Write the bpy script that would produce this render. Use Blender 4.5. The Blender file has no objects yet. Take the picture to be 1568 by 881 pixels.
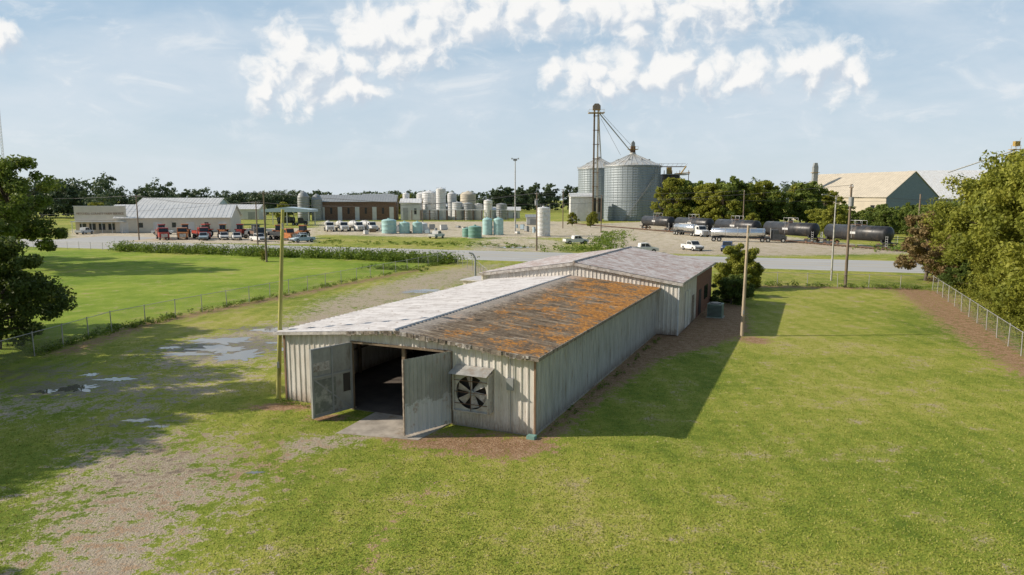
import bpy, math, random
import numpy as np
from mathutils import Vector, Matrix
random.seed(7)
C = bpy.context.scene.collection
scene = bpy.context.scene
scene.view_settings.view_transform = 'Standard'
scene.view_settings.look = 'None'
scene.view_settings.exposure = 0

# ------------------------------------------------------------------ node helper
class NT:
    def __init__(s, nt):
        s.nt = nt; s.L = nt.links
    def new(s, t, **kw):
        n = s.nt.nodes.new(t)
        for k, v in kw.items(): setattr(n, k, v)
        return n
    def put(s, sock, v):
        if v is None: return
        if isinstance(v, bpy.types.NodeSocket): s.L.new(v, sock)
        else:
            if isinstance(v, (tuple, list)) and len(v) == 3 and sock.type == 'RGBA': v = (*v, 1)
            sock.default_value = v
    def math(s, op, a, b=None, c=None, clamp=False):
        n = s.new('ShaderNodeMath', operation=op, use_clamp=clamp)
        s.put(n.inputs[0], a); s.put(n.inputs[1], b); s.put(n.inputs[2], c)
        return n.outputs[0]
    def vmath(s, op, a, b=None, c=None, scale=None):
        n = s.new('ShaderNodeVectorMath', operation=op)
        s.put(n.inputs[0], a); s.put(n.inputs[1], b)
        if c is not None: s.put(n.inputs[2], c)
        if scale is not None: s.put(n.inputs['Scale'], scale)
        return n.outputs['Value'] if op in ('DISTANCE', 'LENGTH', 'DOT_PRODUCT') else n.outputs['Vector']
    def noise(s, vec, scale, detail=3, rough=.55, dist=0, off=None, col=False):
        n = s.new('ShaderNodeTexNoise')
        if off is not None: vec = s.vmath('ADD', vec, off)
        s.put(n.inputs['Vector'], vec); s.put(n.inputs['Scale'], scale)
        s.put(n.inputs['Detail'], detail); s.put(n.inputs['Roughness'], rough); s.put(n.inputs['Distortion'], dist)
        return n.outputs[1] if col else n.outputs[0]
    def ss(s, x, a, b, lo=0., hi=1.):
        n = s.new('ShaderNodeMapRange', interpolation_type='SMOOTHSTEP')
        s.put(n.inputs[0], x); s.put(n.inputs[1], a); s.put(n.inputs[2], b); s.put(n.inputs[3], lo); s.put(n.inputs[4], hi)
        return n.outputs[0]
    def mix(s, f, a, b, mode='MIX'):
        n = s.new('ShaderNodeMix', data_type='RGBA', blend_type=mode)
        s.put(n.inputs[0], f); s.put(n.inputs[6], a); s.put(n.inputs[7], b)
        return n.outputs[2]
    def ramp(s, x, stops):
        n = s.new('ShaderNodeValToRGB'); e = n.color_ramp.elements
        while len(e) < len(stops): e.new(.5)
        for i, (p, c) in enumerate(stops):
            e[i].position = p; e[i].color = (*c, 1)
        s.put(n.inputs[0], x); return n.outputs[0]
    def attr(s, name):
        return s.new('ShaderNodeAttribute', attribute_name=name).outputs['Fac']
    def obj(s): return s.new('ShaderNodeTexCoord').outputs['Object']
    def mapv(s, v, sc):
        return s.vmath('MULTIPLY', v, sc)
    def bump(s, h, strength=.5, dist=.05):
        n = s.new('ShaderNodeBump'); s.put(n.inputs['Height'], h)
        n.inputs['Strength'].default_value = strength; n.inputs['Distance'].default_value = dist
        return n.outputs[0]

def base_mat(name):
    m = bpy.data.materials.new(name); m.use_nodes = True
    return m, NT(m.node_tree), m.node_tree.nodes['Principled BSDF']

def simple(name, col, rough=.6, metal=0., var=.25, scale=2., stain=None, stretch=(1, 1, 1), spec=.4):
    m, n, b = base_mat(name)
    o = n.mapv(n.obj(), stretch)
    f = n.noise(o, scale, 4, .65)
    dark = tuple(c * (1 - var) for c in col); lite = tuple(min(1, c * (1 + var * .6)) for c in col)
    c = n.ramp(f, [(.3, dark), (.7, lite)])
    if stain:
        f2 = n.noise(o, scale * .6, 5, .7, off=(7, 3, 1))
        c = n.mix(n.ss(f2, .5, .68), c, stain)
    n.put(b.inputs['Base Color'], c)
    n.put(b.inputs['Roughness'], n.math('MULTIPLY_ADD', f, .3, rough - .15, clamp=True))
    b.inputs['Metallic'].default_value = metal
    b.inputs['Specular IOR Level'].default_value = spec
    return m

# ------------------------------------------------------------------ mesh builder
class MB:
    def __init__(s): s.v = []; s.f = []; s.m = []; s.sm = []; s.mats = []
    def mi(s, m):
        if m not in s.mats: s.mats.append(m)
        return s.mats.index(m)
    def add(s, vs, fs, mat, smooth=False, M=None):
        o = len(s.v)
        if M is not None: vs = [M @ Vector(v) for v in vs]
        s.v += [tuple(v) for v in vs]
        i = s.mi(mat)
        for f in fs:
            s.f.append(tuple(o + k for k in f)); s.m.append(i); s.sm.append(smooth)
    def box(s, a, b, mat, M=None):
        x0, y0, z0 = a; x1, y1, z1 = b
        vs = [(x0, y0, z0), (x1, y0, z0), (x1, y1, z0), (x0, y1, z0), (x0, y0, z1), (x1, y0, z1), (x1, y1, z1), (x0, y1, z1)]
        s.add(vs, [(0, 3, 2, 1), (4, 5, 6, 7), (0, 1, 5, 4), (1, 2, 6, 5), (2, 3, 7, 6), (3, 0, 4, 7)], mat, M=M)
    def cyl(s, p, q, r0, r1, mat, n=16, caps=True, smooth=True, M=None):
        p = Vector(p); q = Vector(q); d = (q - p).normalized()
        u = d.orthogonal().normalized(); w = d.cross(u)
        vs = []
        for c, r in ((p, r0), (q, r1)):
            for i in range(n):
                t = 2 * math.pi * i / n
                vs.append(c + u * (math.cos(t) * r) + w * (math.sin(t) * r))
        s.add(vs, [(i, (i + 1) % n, n + (i + 1) % n, n + i) for i in range(n)], mat, smooth, M)
        if caps:
            s.add(vs[:n], [tuple(range(n))[::-1]], mat, False, M)
            s.add(vs[n:], [tuple(range(n))], mat, False, M)
    def lathe(s, prof, mat, axis='z', n=24, M=None, smooth=True):
        vs = []
        for (r, h) in prof:
            for i in range(n):
                t = 2 * math.pi * i / n
                if axis == 'z': vs.append((r * math.cos(t), r * math.sin(t), h))
                else: vs.append((h, r * math.cos(t), r * math.sin(t)))
        fs = []
        for j in range(len(prof) - 1):
            for i in range(n):
                fs.append((j * n + i, j * n + (i + 1) % n, (j + 1) * n + (i + 1) % n, (j + 1) * n + i))
        s.add(vs, fs, mat, smooth, M)
    def prof(s, pts, y0, y1, mat, M=None):
        n = len(pts)
        vs = [(x, y0, z) for x, z in pts] + [(x, y1, z) for x, z in pts]
        fs = [tuple(range(n)), tuple(range(2 * n - 1, n - 1, -1))] + [(i, n + i, n + (i + 1) % n, (i + 1) % n) for i in range(n)]
        s.add(vs, fs, mat, M=M)
    def quad(s, pts, mat, M=None): s.add(pts, [tuple(range(len(pts)))], mat, M=M)
    def wire(s, p, q, r, mat, sag=0, n=8):
        p = Vector(p); q = Vector(q); prev = p
        for i in range(1, n + 1):
            t = i / n; c = p.lerp(q, t); c.z -= sag * 4 * t * (1 - t)
            s.cyl(prev, c, r, r, mat, 4, False); prev = c
    def done(s, name, parent=None, loc=None, rotz=0):
        me = bpy.data.meshes.new(name); me.from_pydata(s.v, [], s.f)
        for m in s.mats: me.materials.append(m)
        me.polygons.foreach_set('material_index', s.m); me.polygons.foreach_set('use_smooth', s.sm)
        me.update()
        o = bpy.data.objects.new(name, me); C.objects.link(o)
        if parent: o.parent = parent
        if loc is not None: o.location = (*loc, 0) if len(loc) == 2 else loc
        o.rotation_euler[2] = rotz
        return o
def empty(name, loc=(0, 0, 0), rotz=0):
    e = bpy.data.objects.new(name, None); C.objects.link(e); e.location = loc; e.rotation_euler[2] = rotz
    e.empty_display_size = .5
    return e
def ngon_mesh(name, V, k, mat, tint=None):
    n = len(V); m = n // k
    me = bpy.data.meshes.new(name)
    me.vertices.add(n); me.vertices.foreach_set('co', V.astype(np.float32).ravel())
    me.loops.add(n); me.loops.foreach_set('vertex_index', np.arange(n, dtype=np.int32))
    me.polygons.add(m); me.polygons.foreach_set('loop_start', np.arange(0, n, k, dtype=np.int32))
    me.polygons.foreach_set('loop_total', np.full(m, k, dtype=np.int32))
    me.update(calc_edges=True)
    if tint is not None:
        a = me.attributes.new('tint', 'FLOAT', 'POINT'); a.data.foreach_set('value', np.repeat(tint, k).astype(np.float32))
    me.materials.append(mat)
    return me

# ------------------------------------------------------------------ materials
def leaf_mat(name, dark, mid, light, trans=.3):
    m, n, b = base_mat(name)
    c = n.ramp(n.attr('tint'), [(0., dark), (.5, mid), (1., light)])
    n.put(b.inputs['Base Color'], c); b.inputs['Roughness'].default_value = .6
    b.inputs['Specular IOR Level'].default_value = .25
    t = n.new('ShaderNodeBsdfTranslucent'); n.put(t.inputs[0], n.mix(.5, c, light))
    mx = n.new('ShaderNodeMixShader'); mx.inputs[0].default_value = trans
    n.L.new(b.outputs[0], mx.inputs[1]); n.L.new(t.outputs[0], mx.inputs[2])
    n.L.new(mx.outputs[0], m.node_tree.nodes['Material Output'].inputs[0])
    return m
M_leaf = leaf_mat('oak_leaf', (.05, .08, .016), (.13, .175, .032), (.24, .29, .055))
M_leaf_y = leaf_mat('yellow_green_leaf', (.08, .105, .014), (.22, .24, .032), (.38, .37, .06), .35)  # yellow-green foliage, the leaves' own colour
M_leaf_d = leaf_mat('dark_leaf', (.03, .055, .012), (.085, .125, .022), (.17, .21, .04))
M_leaf_br = leaf_mat('brown_leaf', (.13, .08, .035), (.25, .17, .075), (.34, .28, .12))
M_leaf_hazed = leaf_mat('hazed_leaf', (.055, .085, .045), (.095, .135, .07), (.15, .19, .095), .15)  # distance haze painted into the leaf colour, shifted paler and bluish
M_weed = leaf_mat('weed_leaf', (.05, .095, .012), (.13, .20, .022), (.26, .32, .05))
M_grass = leaf_mat('grass_blade', (.17, .21, .025), (.31, .34, .05), (.47, .43, .14), .25)
M_bark = simple('bark', (.15, .12, .09), .9, var=.4, scale=6, stretch=(1, 1, .3))

def painted_siding():
    m, n, b = base_mat('painted_siding')
    o = n.obj()
    st = n.noise(n.mapv(o, (2.5, 2.5, .35)), 1.6, 5, .7)
    fine = n.noise(n.mapv(o, (6, 6, 1.2)), 3., 4, .7, off=(4, 1, 9))
    streak = n.noise(n.mapv(o, (8, 8, .25)), 1.5, 4, .7, off=(4, 11, 9))
    z = n.new('ShaderNodeSeparateXYZ'); n.L.new(o, z.inputs[0]); z = z.outputs[2]
    c = n.ramp(st, [(.3, (.50, .455, .39)), (.5, (.70, .655, .59)), (.75, (.82, .785, .73))])
    c = n.mix(n.math('MULTIPLY', n.ss(streak, .54, .70), .5), c, (.36, .255, .17))
    low = n.ss(n.math('MULTIPLY_ADD', fine, 1.5, z), 1.45, .55)
    c = n.mix(n.math('MULTIPLY', low, .85), c, (.25, .16, .10))
    c = n.mix(n.math('MULTIPLY', n.ss(fine, .58, .72), .6), c, (.31, .20, .13))
    n.put(b.inputs['Base Color'], c); b.inputs['Roughness'].default_value = .6
    return m
M_siding = painted_siding()
def siding_galv():  # galvanised sheet in its own grey, rust streaks, dirt at the base
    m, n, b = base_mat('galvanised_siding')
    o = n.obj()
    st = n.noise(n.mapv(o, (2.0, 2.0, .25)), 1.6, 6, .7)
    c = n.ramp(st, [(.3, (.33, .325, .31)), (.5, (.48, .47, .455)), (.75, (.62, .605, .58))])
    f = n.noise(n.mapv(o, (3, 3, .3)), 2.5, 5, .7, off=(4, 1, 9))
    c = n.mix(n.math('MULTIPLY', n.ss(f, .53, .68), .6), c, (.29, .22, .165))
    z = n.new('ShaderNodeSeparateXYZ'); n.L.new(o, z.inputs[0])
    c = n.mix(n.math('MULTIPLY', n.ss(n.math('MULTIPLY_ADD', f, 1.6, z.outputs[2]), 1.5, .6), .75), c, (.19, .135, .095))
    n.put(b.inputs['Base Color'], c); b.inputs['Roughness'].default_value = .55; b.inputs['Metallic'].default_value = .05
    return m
M_siding2 = siding_galv()

def roof_white():
    m, n, b = base_mat('white_coated_roof')
    o = n.obj()
    a = n.noise(n.mapv(o, (.35, 2.2, 1)), 1.5, 5, .7)
    g = n.noise(o, 1.1, 6, .72, off=(3, 3, 3))
    c = n.ramp(a, [(.3, (.42, .39, .375)), (.48, (.61, .58, .565)), (.7, (.75, .72, .70))])
    c = n.mix(n.math('MULTIPLY', n.ss(g, .48, .63), .55), c, (.37, .33, .305))
    g2 = n.noise(n.mapv(o, (1.4, 1.4, 1)), 2.2, 6, .75, off=(13, 3, 3))
    c = n.mix(n.math('MULTIPLY', n.ss(g2, .59, .67), .8), c, (.25, .17, .12))
    n.put(b.inputs['Base Color'], c); b.inputs['Roughness'].default_value = .7
    return m
M_roofw = roof_white()
def roof_rust():
    m, n, b = base_mat('lichen_rusted_roof')
    o = n.obj()
    a = n.noise(n.mapv(o, (1, .8, 1)), .75, 6, .72)
    s1 = n.noise(n.mapv(o, (.4, 3.4, 1)), 1.3, 5, .75, off=(9, 0, 0))
    fine = n.noise(n.mapv(o, (1, 1.6, 1)), 5, 5, .8, off=(1, 5, 0))
    s1 = n.math('MULTIPLY_ADD', n.math('SUBTRACT', fine, .5), .5, s1)
    c = n.ramp(s1, [(.34, (.07, .052, .036)), (.50, (.165, .125, .088)), (.62, (.265, .215, .155)), (.76, (.42, .37, .30))])
    orange = n.mix(n.ss(fine, .40, .64), (.25, .115, .035), (.55, .245, .045))
    sx = n.new('ShaderNodeSeparateXYZ'); n.L.new(o, sx.inputs[0])
    gx = n.math('MULTIPLY_ADD', sx.outputs[0], .022, -.22)
    k = n.math('MULTIPLY_ADD', sx.outputs[1], .004, n.math('ADD', a, gx))
    k = n.math('MULTIPLY_ADD', fine, .55, k)
    c = n.mix(n.math('MULTIPLY', n.ss(k, .78, .93), .85), c, orange)
    top = n.ss(n.math('MULTIPLY_ADD', n.math('ADD', a, fine), -2.4, sx.outputs[0]), 5.8, 4.4)
    c = n.mix(n.math('MULTIPLY', top, .55), c, (.45, .42, .39))
    w = n.noise(n.mapv(o, (.45, 4, 1)), 1.2, 5, .75, off=(20, 1, 0))
    c = n.mix(n.math('MULTIPLY', n.ss(w, .58, .67), .45), c, (.50, .43, .35))
    n.put(b.inputs['Base Color'], c); b.inputs['Roughness'].default_value = .9; b.inputs['Specular IOR Level'].default_value = .2
    return m
M_roofr = roof_rust()
def roof_back():
    m, n, b = base_mat('faded_rusty_roof')
    o = n.obj()
    a = n.noise(n.mapv(o, (.7, 1.6, 1)), 1.0, 6, .72)
    f = n.noise(n.mapv(o, (1, 2.5, 1)), 1.3, 7, .8, off=(3, 8, 0))
    c = n.ramp(a, [(.3, (.36, .32, .305)), (.5, (.52, .485, .47)), (.7, (.67, .64, .62))])
    c = n.mix(n.math('MULTIPLY', n.ss(f, .46, .58), .72), c, (.29, .165, .125))
    n.put(b.inputs['Base Color'], c); b.inputs['Roughness'].default_value = .75
    return m
M_roofb = roof_back()

M_trim = simple('weathered_trim', (.30, .25, .20), .8, var=.5, scale=5, stain=(.10, .075, .06))
M_trimw = simple('pale_trim', (.52, .48, .44), .7, var=.4, scale=4, stain=(.22, .17, .13))
M_corner = simple('brown_corner_trim', (.27, .17, .11), .7, var=.3, scale=3)
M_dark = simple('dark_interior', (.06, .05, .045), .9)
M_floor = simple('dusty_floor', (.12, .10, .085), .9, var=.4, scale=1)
M_black = simple('black_rubber', (.02, .02, .02), .8)
M_wood = simple('old_timber', (.22, .165, .11), .85, var=.4, scale=5, stretch=(1, 1, .3))
M_conc = simple('concrete', (.42, .37, .31), .85, var=.35, scale=1.3, stain=(.26, .20, .14))
M_galv = simple('galvanised_steel', (.50, .49, .46), .5, .3, var=.25, scale=3, stain=(.36, .30, .25))
M_white = simple('white_paint', (.74, .74, .73), .45, var=.1, scale=1.5, stain=(.60, .56, .51))
M_offw = simple('off_white_metal', (.62, .62, .61), .5, var=.14, scale=.5)
M_grey = simple('grey_metal', (.34, .35, .35), .5, .2, var=.2, scale=1)
M_pole = simple('creosote_pole', (.22, .17, .125), .9, var=.4, scale=3, stretch=(1, 1, .15))
M_polg = simple('lichened_pole', (.46, .43, .13), .9, var=.5, scale=2, stretch=(1, 1, .3), stain=(.20, .2, .06))
M_polt = simple('weathered_pole', (.46, .37, .26), .9, var=.3, scale=2, stretch=(1, 1, .2))
M_wire = simple('cable', (.08, .08, .085), .6)
M_glass = simple('dark_glass', (.03, .035, .04), .12, spec=.6)
M_teal = simple('teal_plastic', (.38, .58, .56), .4, var=.15, scale=1)
M_green = simple('green_tank', (.20, .36, .31), .4, var=.2, scale=1)
M_red = simple('red_paint', (.42, .055, .035), .45, var=.3)
M_orange = simple('orange_paint', (.52, .19, .06), .45, var=.3)
M_blue = simple('blue_paint', (.05, .10, .22), .3, var=.2)
M_yel = simple('yellow_paint', (.42, .28, .08), .6, var=.3)
M_lblue = simple('pale_blue_paint', (.45, .56, .62), .35, var=.1)
M_dkg = simple('dark_paint', (.05, .055, .06), .4, var=.3)
M_tankb = simple('black_tank_paint', (.035, .036, .04), .38, var=.4, scale=.8, stain=(.11, .09, .075), stretch=(1, 1, .4))
M_chrome = simple('polished_tank', (.75, .77, .80), .22, .9, var=.05)
M_rustst = simple('rusty_steel', (.20, .12, .08), .75, var=.4, scale=1.5)
M_brick = simple('brick', (.27, .13, .09), .85, var=.35, scale=6)
M_beige = simple('beige_wall', (.58, .51, .40), .7, var=.12, scale=.4)
M_acg = simple('green_grey_unit', (.22, .30, .25), .6, var=.2)
M_fence = simple('chain_link_wire', (.33, .33, .32), .5, .3, var=.2)
M_fpost = simple('fence_post_steel', (.44, .43, .41), .5, .3, var=.2)
def silo_mat():
    m, n, b = base_mat('corrugated_bin_steel')
    o = n.obj()
    f = n.noise(n.mapv(o, (.25, .25, .03)), 2, 5, .7)
    c = n.ramp(f, [(.3, (.24, .28, .31)), (.7, (.35, .39, .415))])
    n.put(b.inputs['Base Color'], c); b.inputs['Metallic'].default_value = .2; b.inputs['Roughness'].default_value = .5
    return m
M_silo = silo_mat()
M_silor = simple('bin_roof_steel', (.52, .53, .52), .5, .2, var=.15, scale=.3, stain=(.42, .38, .32))

# ------------------------------------------------------------------ ground
def sdf(X, Y, poly):
    P = np.array(poly, float); d = np.full(X.shape, 1e18); s = np.ones(X.shape)
    n = len(P); j = n - 1
    for i in range(n):
        ex, ey = P[j] - P[i]; wx = X - P[i][0]; wy = Y - P[i][1]
        t = np.clip((wx * ex + wy * ey) / (ex * ex + ey * ey), 0, 1)
        d = np.minimum(d, (wx - ex * t) ** 2 + (wy - ey * t) ** 2)
        c1 = Y >= P[i][1]; c2 = Y < P[j][1]; c3 = ex * wy > ey * wx
        s = np.where((c1 & c2 & c3) | (~c1 & ~c2 & ~c3), -s, s); j = i
    return s * np.sqrt(d)
def mask(X, Y, poly, feather): return np.clip(.5 - sdf(X, Y, poly) / feather, 0, 1)
def path(X, Y, pts, w):
    d = np.full(X.shape, 1e18)
    for (x0, y0), (x1, y1) in zip(pts[:-1], pts[1:]):
        ex, ey = x1 - x0, y1 - y0; t = np.clip(((X - x0) * ex + (Y - y0) * ey) / (ex * ex + ey * ey), 0, 1)
        d = np.minimum(d, (X - x0 - ex * t) ** 2 + (Y - y0 - ey * t) ** 2)
    return np.clip(1 - np.sqrt(d) / w, 0, 1)
def ell(X, Y, cx, cy, rx, ry, soft=1.):
    d = np.sqrt(((X - cx) / rx) ** 2 + ((Y - cy) / ry) ** 2)
    return np.clip((1.25 - d) / soft, 0, 1)
OX, OY = -11.06, 32.6; TH = -math.atan2(.403, .915)
def loc2w(a, b): return (OX + .915 * a + .403 * b, OY - .403 * a + .915 * b)

xs = np.concatenate([[-3500, -2000, -1200, -700, -450, -320], np.arange(-240, -45, 3.), np.arange(-45, 60, .4), np.arange(60, 240, 3.), [320, 450, 700, 1200, 2000, 3500]])
ys = np.concatenate([[-300, -60, 0, 6], np.arange(10, 126, .4), np.arange(126, 330, 3.), [345, 380, 450, 600, 900, 1500, 2500, 4500]])
GX, GY = np.meshgrid(xs, ys)
def mx(*a):
    r = a[0]
    for b in a[1:]: r = np.maximum(r, b)
    return r
gravel = mx(
    .86 * mask(GX, GY, [(-17.2, 26.2), (-14.8, 28.8), (-11.2, 26.4), (-8.4, 23), (-9.4, 20.2), (-7.6, 15), (-13, 14), (-15.4, 21.6)], 5),
    .80 * mask(GX, GY, [(-9.6, 27), (-5.7, 28.2), (-5.6, 26.6), (-8.5, 24.8)], 1.6), .8 * path(GX, GY, [(-8.6, 24.9), (-7.2, 26.6)], .7),
    .82 * mask(GX, GY, [(-7.9, 99), (-1.4, 104), (-3, 90), (-6, 76), (-11, 62), (-14, 50), (-14.5, 40), (-22, 38), (-24, 45), (-19, 55), (-18.7, 66), (-13.5, 86)], 5),
    .54 * mask(GX, GY, [(-32, 33), (-13, 42), (-14, 34), (-16, 30), (-24, 28), (-34, 28)], 4),
    mask(GX, GY, [(-102, 156), (-43, 148), (-66, 232), (-143, 222)], 3),
    .9 * mask(GX, GY, [(-56, 190), (-25, 176), (19, 172), (30, 300), (-85, 300)], 8),
    .95 * mask(GX, GY, [(22, 262), (60, 300), (78, 124), (44, 117), (22, 124), (14, 156)], 6),
    .8 * mask(GX, GY, [(-10, 130), (9, 124), (14, 160), (0, 180), (-8, 165)], 8))
L2 = lambda pts: [loc2w(*p) for p in pts]
dirt = mx(
    mask(GX, GY, L2([(13, -1.0), (13.9, -1.0), (14.3, 8), (15.2, 16), (17.5, 21), (19.5, 27), (18, 40), (12, 44)]), 1.6),
    .95 * mask(GX, GY, [(-5.2, 27.6), (-1, 27.8), (1.9, 27.5), (1.8, 25.6), (-.2, 24.6), (-3.2, 25.6), (-5.4, 26.8)], 1.8),
    ell(GX, GY, -10.9, 31.4, 2.2, .9), ell(GX, GY, -8.3, 29.8, 1.4, .6), ell(GX, GY, 16.9, 46.9, 1.6, 1.8),
    .85 * mask(GX, GY, [(42, 77), (38.6, 67), (29, 41), (26, 30), (31, 26), (33, 42), (46.5, 72)], 3),
    .66 * mask(GX, GY, [(26, 75), (45, 72.5), (45, 75.5), (26, 78)], 1.6),
    .70 * mask(GX, GY, [(-30, 42), (-30, 54), (-23.5, 70.5), (-13.3, 96.5), (-11.6, 95), (-21.4, 68.5), (-27.5, 53), (-27.5, 42)], 2),
    .55 * path(GX, GY, [(-2.7, 22.6), (-3.3, 20.6), (-3.9, 19), (-3.85, 16)], .6), .35 * path(GX, GY, [(-.9, 24), (-2.7, 22.6)], .6),
    .38 * path(GX, GY, [(31, 50), (31.5, 56), (34, 62), (37.5, 66), (40, 66)], .7), .33 * path(GX, GY, [(34, 49), (34.5, 55), (36.5, 60), (39.5, 64)], .7),
    .40 * mask(GX, GY, [(-17.2, 26.2), (-14.8, 28.8), (-6.2, 27.4), (-6.4, 23), (-9.4, 20.2), (-7.6, 15), (-13, 14), (-15.4, 21.6)], 5),
    ell(GX, GY, 8, 118, 14, 3, 1.) * .5)
wet = mx(ell(GX, GY, -19, 44.5, 6, 5, 1.0), ell(GX, GY, -23, 35, 5, 3, 1.), .6 * ell(GX, GY, -10, 71, 4, 3), .6 * ell(GX, GY, -16.5, 29.3, 3.5, 1.6),
         .45 * ell(GX, GY, -13, 24, 4, 4), ell(GX, GY, 1, 139, 7, 5), ell(GX, GY, -27, 38, 5, 4) * .7, .8 * ell(GX, GY, -19.5, 51, 4, 2), .5 * ell(GX, GY, -18, 33, 4, 3))
lush = mask(GX, GY, [(-31, 40), (-31, 52), (-24, 70), (-14, 96), (-9.5, 111), (-44, 122), (-110, 143), (-300, 200), (-300, 40)], 2)
far = np.clip((GY - 100) / 60, 0, 1)
nr, nc = GX.shape
idx = np.arange(nr * nc).reshape(nr, nc)
F = np.stack([idx[:-1, :-1], idx[:-1, 1:], idx[1:, 1:], idx[1:, :-1]], -1).reshape(-1, 4)
me = bpy.data.meshes.new('ground')
me.vertices.add(nr * nc); me.vertices.foreach_set('co', np.stack([GX, GY, np.zeros_like(GX)], -1).astype(np.float32).ravel())
me.loops.add(F.size); me.loops.foreach_set('vertex_index', F.ravel().astype(np.int32))
me.polygons.add(len(F)); me.polygons.foreach_set('loop_start', np.arange(0, F.size, 4, dtype=np.int32)); me.polygons.foreach_set('loop_total', np.full(len(F), 4, dtype=np.int32))
me.update(calc_edges=True)
for nm, arr in (('gravel', gravel), ('dirt', dirt), ('wet', wet), ('lush', lush), ('farfac', far)):
    a = me.attributes.new(nm, 'FLOAT', 'POINT'); a.data.foreach_set('value', arr.astype(np.float32).ravel())
g = bpy.data.objects.new('ground', me); C.objects.link(g)
m, n, b = base_mat('grass_and_soil')
o = n.obj()
n0 = n.noise(o, .07, 3, .5); n1 = n.noise(o, .45, 4, .62, off=(50, 0, 0)); n2 = n.noise(o, 2.0, 4, .68, off=(0, 70, 0))
n3 = n.noise(o, 9, 4, .75, off=(0, 7, 0)); n4 = n.noise(o, 34, 2, .7)
gk = n.math('MULTIPLY_ADD', n.math('SUBTRACT', n0, .5), .75, .49)
for q, k in ((n1, .55), (n2, .50), (n3, .60), (n4, .25)): gk = n.math('MULTIPLY_ADD', n.math('SUBTRACT', q, .5), k, gk)
w = n.new('ShaderNodeTexWave'); n.put(w.inputs['Vector'], n.mapv(o, (1, .12, 1))); w.inputs['Scale'].default_value = .21; w.inputs['Distortion'].default_value = 2.2; w.inputs['Detail Scale'].default_value = .6
gk = n.math('MULTIPLY_ADD', w.outputs['Fac'], .055, gk)
grass = n.ramp(gk, [(.30, (.125, .18, .018)), (.45, (.225, .27, .032)), (.60, (.35, .345, .062)), (.76, (.47, .39, .16))])
lushc = n.ramp(n.math('MULTIPLY_ADD', n0, .6, n.math('MULTIPLY', n1, .4)), [(.38, (.16, .26, .016)), (.52, (.25, .345, .03)), (.62, (.35, .385, .06))])
grass = n.mix(n.math('MULTIPLY', n.attr('lush'), .8), grass, lushc)
fine = n.math('MULTIPLY_ADD', n4, 1.2, .40)
fv = n.new('ShaderNodeCombineXYZ'); [n.L.new(fine, fv.inputs[i]) for i in range(3)]
grass = n.mix(1., grass, fv.outputs[0], 'MULTIPLY')
thin = n.math('MULTIPLY_ADD', n3, .6, n1); thin = n.math('MULTIPLY_ADD', n2, .5, thin)
grass = n.mix(n.math('MULTIPLY', n.ss(thin, 1.11, 1.29), .6), grass, (.36, .28, .16))
gv = n.math('ADD', n.attr('gravel'), n.math('ADD', n.math('MULTIPLY_ADD', n2, 2.8, -1.4), n.math('MULTIPLY_ADD', n3, 1.8, -.9)))
gv = n.math('ADD', gv, n.math('MULTIPLY_ADD', n1, 1.4, -.7))
gm = n.ss(gv, .42, .75)
gcol = n.ramp(n3, [(.3, (.25, .20, .14)), (.5, (.42, .345, .255)), (.7, (.58, .50, .39))])
gcol = n.mix(n.attr('farfac'), gcol, n.ramp(n1, [(.3, (.42, .335, .235)), (.5, (.55, .465, .35)), (.7, (.62, .56, .46))]))
col = n.mix(gm, grass, gcol)
dv = n.math('ADD', n.attr('dirt'), n.math('ADD', n.math('MULTIPLY_ADD', n2, 2.2, -1.1), n.math('MULTIPLY_ADD', n3, 1.8, -.9)))
dm = n.ss(dv, .40, .72)
dmx = n.math('MULTIPLY_ADD', n2, .4, n.math('MULTIPLY', n3, .7))
dcol = n.ramp(dmx, [(.42, (.16, .09, .045)), (.55, (.32, .19, .105)), (.68, (.48, .34, .21))])
col = n.mix(dm, col, dcol)
wv = n.math('ADD', n.attr('wet'), n.math('ADD', n.math('MULTIPLY_ADD', n2, 2.6, -1.3), n.math('MULTIPLY_ADD', n3, 1.4, -.7)))
wm = n.ss(wv, .45, .85)
wcol = n.ramp(n3, [(.3, (.065, .055, .035)), (.7, (.18, .15, .10))])
col = n.mix(n.math('MULTIPLY', wm, .75), col, wcol)
n.put(b.inputs['Base Color'], col)
n.put(b.inputs['Roughness'], n.math('MULTIPLY_ADD', wm, -.55, .95))
b.inputs['Specular IOR Level'].default_value = .2
hb = n.noise(o, 14, 2, .8, off=(0, 7, 0))
n.put(b.inputs['Normal'], n.bump(hb, .9, .07))
me.materials.append(m)

# road ------------------------------------------------
m, n, b = base_mat('road_asphalt')
o = n.obj()
f = n.noise(n.mapv(o, (.05, .6, 1)), 1.5, 5, .65); f2 = n.noise(o, 6, 4, .7)
n.put(b.inputs['Base Color'], n.mix(n.math('MULTIPLY', f2, .35), n.ramp(f, [(.3, (.38, .37, .35)), (.7, (.50, .49, .465))]), (.30, .285, .265)))
b.inputs['Roughness'].default_value = .85
M_road = m
M_line = simple('road_paint', (.70, .70, .68), .6, var=.2, scale=2)
M_liney = simple('yellow_road_paint', (.6, .42, .06), .6, var=.2, scale=2)
RA = math.atan(-.33)
mb = MB()
mb.box((-900, -9.4, -.2), (900, 9.4, .02), M_road)
for y, mt in ((-8.6, M_line), (8.6, M_line), (-1.9, M_liney), (1.9, M_liney)):
    mb.box((-900, y - .07, .018), (900, y + .07, .024), mt)
for i in range(-70, 70):
    for y in (-5.2, 5.2): mb.box((i * 12, y - .06, .018), (i * 12 + 3, y + .06, .024), M_line)
mb.done('road', loc=(0, 118, .0), rotz=RA)
mb = MB()
mb.quad([(-112, 158, .008), (-92, 152, .008), (-88, 175, .008), (-108, 182, .008)], M_road)
mb.done('driveway')

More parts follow.
